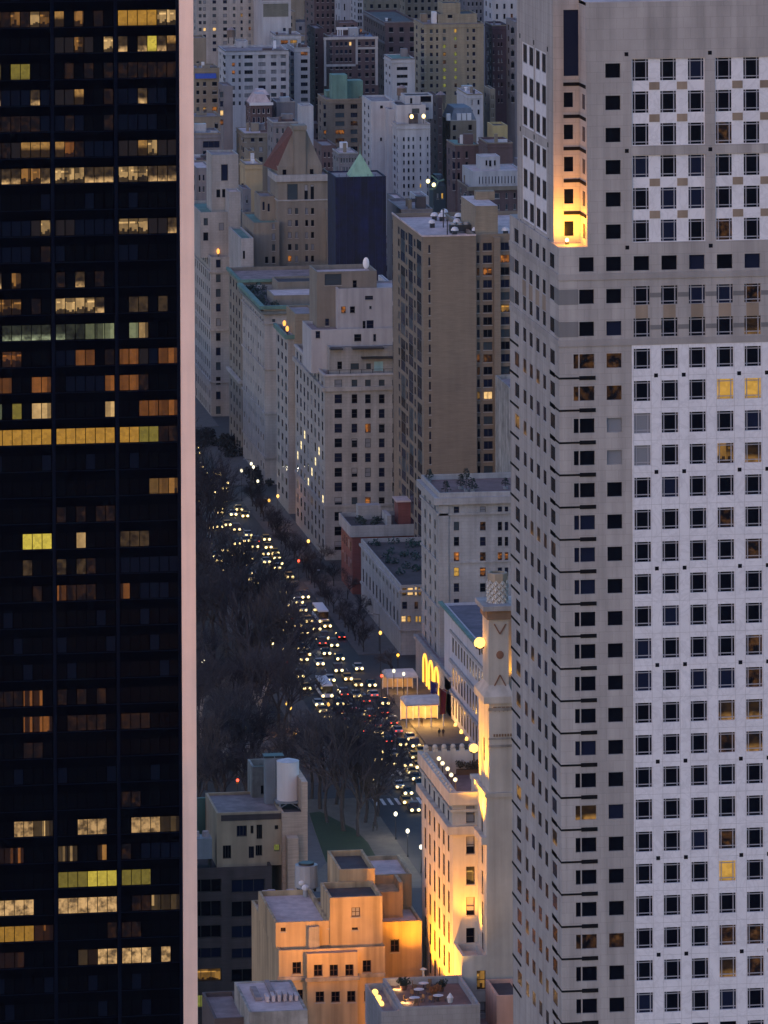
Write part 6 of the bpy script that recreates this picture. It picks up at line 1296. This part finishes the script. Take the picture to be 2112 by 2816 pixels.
# ------------------------------------------------------------------ street lamps, traffic lights
def street_lamp(label, a, b, h, col, s, r=.34, e=0, grp=None, twin=False, z0=0.02):
    p = on_z(a, b, h) if z0 is None else on_z(a, b, h+z0); t = thing('street_lamp', label, 'street lamp', (p.x, p.y, 0), 0, grp)
    m = MB(); m.cyl(0,0,0,.5,.22,.16,8); m.cyl(0,0,.5,h-.25,.09,.07,8); m.build('post', BLACKM, t)
    m = MB(); m.ball((0,0,h), r,1,1,1.25,8,6); m.build('lamp_globe', glow('lamp %s %g' % (col, s), {'w':(1,.90,.62),'a':(1,.52,.10),'o':(1,.46,.10)}[col], s), t)
    if e: point('lamp_light', (p.x, p.y, h-.3), e, {'w':COOL,'a':AMBER,'o':AMBER}[col], .3)
for a,b,h,c,s,e,lab in ((1088,2238,5,'w',7,2200,'white globe lamp post on the plaza nearest the crossing'),(1121,2285,5,'w',7,2200,'white globe lamp post on the plaza in front of the gold lit building, upper one'),(1158,2329,5,'w',7,1500,'white globe lamp post half hidden by the gold lit building'),
    (559,1819,5,'w',8,1400,'white lamp post by the pale path near the stone strip'),(673,2001,5,'w',8,1400,'white lamp post below the pale forked sycamore'),(790,1935,6,'a',6,2200,'upper amber lamp of the close pair in the park'),(798,1946,5.2,'a',5,0,'lower amber lamp of the close pair in the park'),(811,2018,4.5,'a',5,900,'single amber lamp at the park edge right of the white lamp'),(598,2149,4.5,'a',3.5,150,'small amber lamp behind the tan penthouse'),(903,1937,5,'a',4,1200,'dull amber lamp among the trees beside the traffic'),
    (764,1364,8,'o',7,1600,'orange street lamp at the foot of the narrow pale house'),(691,1275,9,'w',5,0,'upper warm lamp of the trio before the long palace'),(697,1284,8,'w',5,900,'lower warm lamp of the trio before the long palace'),(664,1294,8,'w',5,600,'warm lamp left of the trio before the long palace'),(709,1323,7,'w',4,400,'warm lamp at the palace corner sidewalk'),(848,1488,9,'o',8,2600,'orange street lamp at the side of the cream corner apartment house'),(1046,1740,9,'o',6,2200,'orange street lamp before the planted limestone house'),(1083,1845,7,'w',4,300,'left warm lamp above the farther white canopy'),(1110,1853,7,'w',4,300,'right warm lamp above the farther white canopy'),(740,1376,6,'a',3,200,'faint amber lamp left of the orange street lamp')):
    street_lamp(lab, a, b, h, c, s*.42, .36, e*1.3)
def traffic_light(label, a, b, h, col, nm):
    p = on_z(a, b, h); t = thing('traffic_light', label, 'traffic light', (p.x,p.y,0)); m = MB(); m.cyl(0,0,0,h+.6,.09); m.build('post', BLACKM, t); m = MB(); m.box(-.22,.22,-.2,.2,h-.75,h+.45); m.build('housing', flat('signal yellow', (.25,.16,.02), .5), t)
    m = MB(); m.ball((0,-.24,h),.3,1,.5,1,8,5); m.build('lens', glow(nm, col, 5), t)
traffic_light('amber traffic light at the corner of the low limestone house', 1094, 1801, 5, (1,.45,.04), 'signal amber')
traffic_light('red traffic light in the cross street beside the cream corner house', 821, 1542, 5, (1,.06,.03), 'signal red')
traffic_light('red traffic light behind the dark plaza trees', 971, 2070, 5, (1,.06,.03), 'signal red')
traffic_light('small red signal light in the lower park beside the amber lamp', 653, 2145, 4.5, (1,.06,.03), 'signal red')
traffic_light('red traffic light at the crossing before the farther canopy', 1049, 1858, 5, (1,.06,.03), 'signal red')
for (a, b), lab in (((1043,1792),'dark lamp standard with a thin mast before the planted limestone house'),((896,1668),'dark slender mast on the sidewalk before the red brick mansion'),((690,1352),'tall dark mast before the long palace')):
    p = on_z(a, b); t = thing('street_mast', lab, 'mast', (p.x,p.y,0)); m = MB(); m.cyl(0,0,0,8.6,.13,.07,6); m.build('post', BLACKM, t); m = MB(); m.tube((0,0,8.4),(-1.6,-.6,8.9),.06,.05,5); m.build('arm', BLACKM, t); m = MB(); m.box(-2.1,-1.5,-.75,-.45,8.8,8.95); m.build('lamp_head', GREYM, t)

# ------------------------------------------------------------------ hotel canopies, flags, people
CANV = wallmat('white canvas', (.62,.58,.55), .08); 
def canopy(label, xa, xb, y0, y1, h, hot, n=3):
    t = thing('canopy_tent', label, 'canopy', ((xa+xb)/2, (y0+y1)/2, .15)); W, D = (xb-xa)/2, (y1-y0)/2
    m = MB(); m.box(-W,W,-D,D,h,h+.35); m.poly([(-W,-D,h+.352),(W,-D,h+.352),(W*.9,-D*.5,h+1.1),(-W*.9,-D*.5,h+1.1)]); m.poly([(-W*.9,-D*.5,h+1.1),(W*.9,-D*.5,h+1.1),(W*.9,D*.5,h+1.1),(-W*.9,D*.5,h+1.1)]); m.poly([(W*.9,D*.5,h+1.1),(-W*.9,D*.5,h+1.1),(-W,D,h+.352),(W,D,h+.352)])
    m.poly([(W,-D,h+.352),(W,D,h+.352),(W*.9,D*.5,h+1.1),(W*.9,-D*.5,h+1.1)]); m.poly([(-W,D,h+.352),(-W,-D,h+.352),(-W*.9,-D*.5,h+1.1),(-W*.9,D*.5,h+1.1)]); m.build('roof_canvas', CANV, t)
    m = MB(); m.box(-W+.05,W-.05,D-.2,D-.1,.3,h); m.build('back_wall', wallmat('warm canvas wall', (.55,.42,.28), .15), t)
    for k in range(n+1):
        for yy in (-D+.12, D-.12): m = MB(); q = -W+.15+k*(2*W-.3)/n; m.box(q-.1,q+.1,yy-.1,yy+.1,0,h); m.build('post', WHITEM, t)
    for k in range(n): m = MB(); q = -W+(k+.5)*2*W/n; m.ball((q,0,h-.5),.28,1,1,.8,8,5); m.build('lamp', glow('tent lamp %g' % hot, (1,.66,.24), hot), t)
    return t
tx0, tx1 = on_z(1116,2003).x, on_z(1228,2003).x; ty = on_z(1170,2003).y
canopy('white entrance canopy glowing gold inside, nearer of the two', tx0, tx1-.3, ty+.5, ty+9, 4.6, 26)
for k in range(3): point('canopy_light', (tx0+1.5+k*3.0, ty+3.0, 2.6), 1500, (1,.52,.13), .5)
ux0, ux1, uy = on_z(1064,1914).x, on_z(1152,1914).x, on_z(1110,1914).y
canopy('white flat canopy lit faintly from within, farther of the two', ux0, ux1, uy+.5, uy+8, 3.6, 8)
point('canopy_light', ((ux0+ux1)/2, uy+3, 2.6), 700, (1,.50,.16), .5)
def flag(label, a, b, stripes):
    p = on_x(a, b, -.1); t = thing('flag', label, 'flag', p); t.scale = (1.3, 1.3, 1.25)
    m = MB(); m.tube((.1,0,0),(-3.6,0,2.4),.07,.05,6); m.build('pole', GREYM, t)
    nu, nv = 10, 13; m = MB()
    def P(i, j): u, v = i/nu, j/nv; return (-3.4+2.6*u*.55+.12*math.sin(9*u+v*2), -.25*math.sin(5*u+1.2)+.4*u, 2.2-1.6*u*.35-4.6*v*(1-.12*u))
    mats = stripes[0]
    for i in range(nu):
        for j in range(nv): m.quad(P(i,j),P(i+1,j),P(i+1,j+1),P(i,j+1), stripes[1](i,j))
    m.build('cloth', mats, t)
RED, WHT, BLU, GRN = flat('flag red', (.20,.02,.03), .8), flat('flag white', (.5,.48,.5), .8), flat('flag blue', (.03,.04,.22), .8), flat('flag yellow green', (.28,.22,.04), .8)
flag('striped red and white flag with a blue canton on the hotel corner', 1238, 1905, ([BLU,RED,WHT], lambda i, j: 0 if j < 6 and i < 7 else (1 if (i+2*j//5) % 2 else 2)))
flag('dark red flag with a yellow edge beside the striped flag', 1262, 1925, ([RED,GRN], lambda i, j: 1 if i in (0,9) else 0))
def person_mesh():
    bm = bpy.data.meshes.new('person'); V = [(0,0,.95),(0,0,1.18),(0,.01,1.42),(0,.0,1.53),(0,-.01,1.66),(0,0,1.76),(.2,0,1.42),(.27,.02,1.15),(.25,-.06,.9),(-.2,0,1.42),(-.27,.0,1.15),(-.25,-.06,.9),(.1,0,.9),(.12,-.08,.5),(.12,.04,.06),(.12,-.1,.03),(-.1,0,.9),(-.12,.08,.5),(-.12,.14,.08),(-.12,0,.03)]
    E_ = [(0,1),(1,2),(2,3),(3,4),(4,5),(2,6),(6,7),(7,8),(2,9),(9,10),(10,11),(0,12),(12,13),(13,14),(14,15),(0,16),(16,17),(17,18),(18,19)]
    bm.from_pydata(V, E_, []); o = bpy.data.objects.new('person', bm); COL.objects.link(o)
    sk = o.modifiers.new('skin', 'SKIN'); ss = o.modifiers.new('sub', 'SUBSURF'); ss.levels = ss.render_levels = 1
    rad = [.17,.16,.19,.06,.105,.075,.08,.06,.045,.08,.06,.045,.11,.075,.05,.045,.11,.075,.05,.045]
    for i, v in enumerate(bm.skin_vertices[0].data): v.radius = (rad[i], rad[i]*.8 if i < 3 else rad[i]); v.use_root = (i == 0)
    dg = bpy.context.evaluated_depsgraph_get(); me = bpy.data.meshes.new_from_object(o.evaluated_get(dg)); bpy.data.objects.remove(o); return me
PM = person_mesh()
for lab, a, b, cc, rz_ in (('person in a dark coat walking in front of the glowing canopy, left of two',1208,2026,(.02,.02,.025),.3),('person in a dark coat walking in front of the glowing canopy, right of two',1219,2026,(.03,.02,.02),-.2),('person in dark clothes walking on the plaza near the lawn, left of two',1027,2286,(.02,.02,.02),1.0),('person in dark clothes walking on the plaza near the lawn, right of two',1037,2284,(.03,.03,.03),1.2),('person in dark clothes standing inside the glowing canopy',1160,1996,(.05,.025,.02),0)):
    p = on_z(a, b, .15); t = thing('person', lab, 'person', p, rz_); o = link('body', PM, t)
    cm = PM.copy(); cm.materials.clear(); cm.materials.append(flat('coat %s' % (cc,), cc, .8)); o.data = cm
    m = MB(); m.ball((0,.015,1.70),.118,1,1.05,1.0,8,6); m.build('hair', flat('dark hair', (.015,.012,.01), .7), t)

# ------------------------------------------------------------------ traffic: each car its own object, facing the camera with headlights on
HEAD = glow('headlight', (1.0,.72,.30), 4.5); TAIL = glow('tail light', (1.0,.06,.03), 6); GLASS = flat('car glass', (.01,.012,.016), .1)
def car_proto(kind):
    t = thing(kind[0], 'x', 'car'); col, L, W, H, hood = kind[1], kind[2], kind[3], kind[4], kind[5]
    def prism(pts, w0, w1=None):
        m = MB(); w1 = w1 or w0; A=[(-w0/2,y_,z_) for y_,z_ in pts]; B_=[(w0/2,y_,z_) for y_,z_ in pts]; n = len(pts)
        m.poly(A); m.poly(B_[::-1])
        for k in range(n): m.quad(A[k],B_[k],B_[(k+1)%n],A[(k+1)%n])
        return m
    b0 = .32
    low = [(0,b0+.1),(0,b0+.38),(.12,b0+.5),(hood,b0+.62),(L*.86,b0+.64),(L-.05,b0+.55),(L,b0+.2),(L-.1,b0)]
    if hood < .5: low = [(0,b0),(0,b0+.75),(.05,b0+.8),(L,b0+.8),(L,b0)]
    prism([(y_,z_) for y_,z_ in low]+[(.1,b0)] , W).build('body', col, t)
    top = [(hood+.002,b0+.63),(hood+.75,H-.06),(L*.74,H-.06),(L*.88,b0+.65)] if hood >= .5 else [(.06,b0+.802),(.22,H-.35),(L-.1,H-.35),(L-.02,b0+.802)]
    prism(top, W*.9).build('cabin_glass', GLASS, t)
    roof = [(hood+.72,H-.058),(hood+.9,H),(L*.70,H),(L*.745,H-.058)] if hood >= .5 else [(.2,H-.348),(.25,H),(L-.1,H),(L-.08,H-.348)]
    prism(roof, W*.86 if hood >= .5 else W*.93).build('roof', col, t)
    for sx in (-1,1):
        for y_ in (L*.18, L*.80):
            m = MB(); R_ = .33; n = 12
            A=[(sx*(W/2+.01),y_+R_*math.cos(6.283*k/n),.33+R_*math.sin(6.283*k/n)) for k in range(n)]; C_=[(sx*(W/2-.2),p[1],p[2]) for p in A]; m.poly(A); m.poly(C_)
            for k in range(n): m.quad(A[k],A[(k+1)%n],C_[(k+1)%n],C_[k])
            m.build('wheel', RUBBER, t)
        m = MB(); m.ball((sx*(W/2-.30),-.01,b0+.34),.30,1.1,.4,1,8,5); m.build('headlight', HEAD, t)
        m = MB(); m.box(sx*(W/2-.32)-.16,sx*(W/2-.32)+.16,L-.02,L+.03,b0+.35,b0+.5); m.build('tail_light', TAIL, t)
    return t
KIND = [('sedan', flat('car black', (.012,.012,.014), .25), 4.7, 1.84, 1.45, 1.2, 'black sedan'), ('sedan', flat('car silver', (.28,.29,.31), .3), 4.7, 1.84, 1.45, 1.2, 'silver sedan'), ('taxi', flat('taxi yellow', (.50,.28,.02), .35), 4.8, 1.86, 1.47, 1.2, 'yellow taxi'), ('off_road_car', flat('car grey', (.07,.075,.085), .3), 4.9, 1.95, 1.85, 1.1, 'dark grey tall car'), ('van', flat('van white', (.55,.56,.6), .4), 5.4, 2.0, 2.3, .3, 'white van'), ('bus', flat('bus white', (.60,.62,.68), .4), 11.0, 2.55, 3.1, .2, 'white bus')]
CARS = {}
def zone(y):
    return 'between the crossings' if y < 1200 else 'beside the glowing canopies' if y < 1262 else 'before the grey hotel and planted house' if y < 1345 else 'beside the red brick mansion' if y < 1425 else 'beside the cream corner house' if y < 1520 else 'far up the avenue by the long palace'
placed = []
def car(ki, x, y, rev=False):
    L = KIND[ki][2]
    for (a, b, l) in placed:
        if abs(a-x) < 2.15 and (y < b+l+.7 and b < y+L+.7): return False
    placed.append((x, y, L))
    if ki not in CARS: CARS[ki] = o = car_proto(KIND[ki])
    else: o = copy_tree(CARS[ki])
    o.location = (x, y, .018); o.rotation_euler = (0, 0, 0); 
    
    if rev: o.rotation_euler = (0, 0, math.pi); o.location.y = y+L
    lab = ('%s with red tail lights glowing, %s' if rev else '%s with headlights on, %s') % (KIND[ki][6], zone(y)); o['label'] = lab; o['category'] = KIND[ki][0].replace('_', ' '); o['group'] = 'avenue traffic: '+lab
    return True
def Z1(x, y): return 500+x/3.016, 850+y/3.016
def Z2(x, y): return 500+x/3.016, 1350+y/3.016
def Z3(x, y): return 500+x/3.016, 1850+y/3.016
def Z4(x, y): return 950+x/3.016, 1450+y/3.016
def Z5(x, y): return 950+x/3.016, 1950+y/3.016
L1 = [(1243-1150+60,1310),(190,1365),(216,1413),(138,1463),(250,1468),(297,1522),(193,1557),(343,1600),(300,1370),(480,1438)]
L2 = [(477,155),(313,180),(430,195),(527,208),(570,235),(383,282),(315,298),(242,305),(458,320),(555,368),(577,413),(707,403),(500,437),(608,463),(720,468),(358,493),(547,515),(697,523),(778,518),(564,562),(790,558),(707,590),(520,622),(791,640),(868,952),(978,925),(1010,990),(890,1020),(1056,1080),(964,1116),(1122,1147),(875,1155),(1020,1178),(1193,1222),(1224,1282),(1015,1399),(1316,1393),(1150,1435),(1215,1422),(1240,1571),(1383,1560),(1467,1610)]
L3 = [(1208,193),(1450,195),(1581,265),(1380,338),(1532,345),(1436,453),(1448,538),(1516,632),(1590,660),(1625,722)]
L4 = [(110,1308),(97,1400),(226,1471),(67,1543),(296,1552),(175,1553),(247,1625)]
L5 = [(240,120),(78,152),(92,236),(238,200),(410,200),(344,285),(480,295),(158,329),(402,382),(586,402),(383,458),(520,468),(620,482),(523,698),(517,773),(580,838)]
big = {('2', 28): 5, ('2', 16): 5, ('5', 5): 4, ('3', 0): 5}
for a, b in ((1000,1918),(1012,1925),(965,1938),(950,1965),(985,1975),(1022,1902),(1035,1912),(975,1742),(1088,2000),(1062,2028),(1075,1978),(802,1692),(772,1812),(700,1482),(1005,1890),(940,1900),(1030,1985),(1050,1950),(1000,2000),(925,1950),(880,1760),(1015,1958)):
    p = on_z(a, b, .6); car((0,3,1)[a % 3], min(max(p.x, KW+1.3), KE-1.2), p.y-4.7, True)
todo = []
for nm, Zf, Ls in (('2', Z2, [(1177,1080)]), ('5', Z5, L5), ('4', Z4, L4), ('3', Z3, L3), ('2', Z2, L2), ('1', Z1, L1)):
    for i, (a, b) in enumerate(Ls): todo.append((nm, i, Zf(a, b)))
rd = random.Random(5)
for nm, i, (a, b) in todo:
    p = on_z(a, b, .66); ki = rd.choice((0,0,1,2,2,3,3,1))
    if nm == '2' and (a, b) == Z2(1177,1080): ki = 5
    if nm == '3' and i in (0, 1): ki = 5 if i == 0 else 4
    if nm == '5' and i == 5: ki = 4
    x = min(max(p.x, KW+1.3), KE-1.2)
    for dx in (0, 1.2, -1.2):
        if KW+1 < x+dx < KE-1 and car(ki, x+dx, p.y): break
lanes = (-12.1,-16.9,-21.7,-26.5)
y_ = 1170
while y_ < 1475:                                       # the queue near the plaza is packed
    for ln in lanes:
        if rd.random() < (.75 if y_ < 1265 else .42): car(rd.choice((0,0,1,2,2,3)), ln+rd.uniform(-.3,.3), y_+rd.uniform(0,2))
    y_ += 6.5
# a few more cars further up, where only the lights sparkle
for k in range(26): car(rd.choice((0,1,2,3)), rd.choice((-12.1,-16.9,-21.7,-26.5))+rd.uniform(-.4,.4), rd.uniform(1500,1680))
# low pools of light that the headlights throw on the asphalt
for y_ in (1168,1186,1206,1226,1246,1268,1290,1320,1350,1385,1420,1460):
    point('headlight_pool', (-18+rd.uniform(-5,5), y_, .9), 90, COOL, .5)
# ================================================================== dusk air: far blocks fade slightly to blue
m = MB(); m.box(-5000, 5000, -5000, 7000, -1.0, 268.0); hz = m.build('haze', None); hz['kind'] = 'stuff'; hz['label'] = 'thin blue dusk haze over the city'
hm = bpy.data.materials.new('dusk haze'); hm.use_nodes = True; hn = hm.node_tree; hn.nodes.clear()
ho = hn.nodes.new('ShaderNodeOutputMaterial'); hv = hn.nodes.new('ShaderNodeVolumePrincipled'); hv.inputs['Color'].default_value = (.82,.84,1,1); hv.inputs['Density'].default_value = .000009; hv.inputs['Anisotropy'].default_value = .2
hn.links.new(hv.outputs[0], ho.inputs['Volume']); hz.data.materials.clear(); hz.data.materials.append(hm)
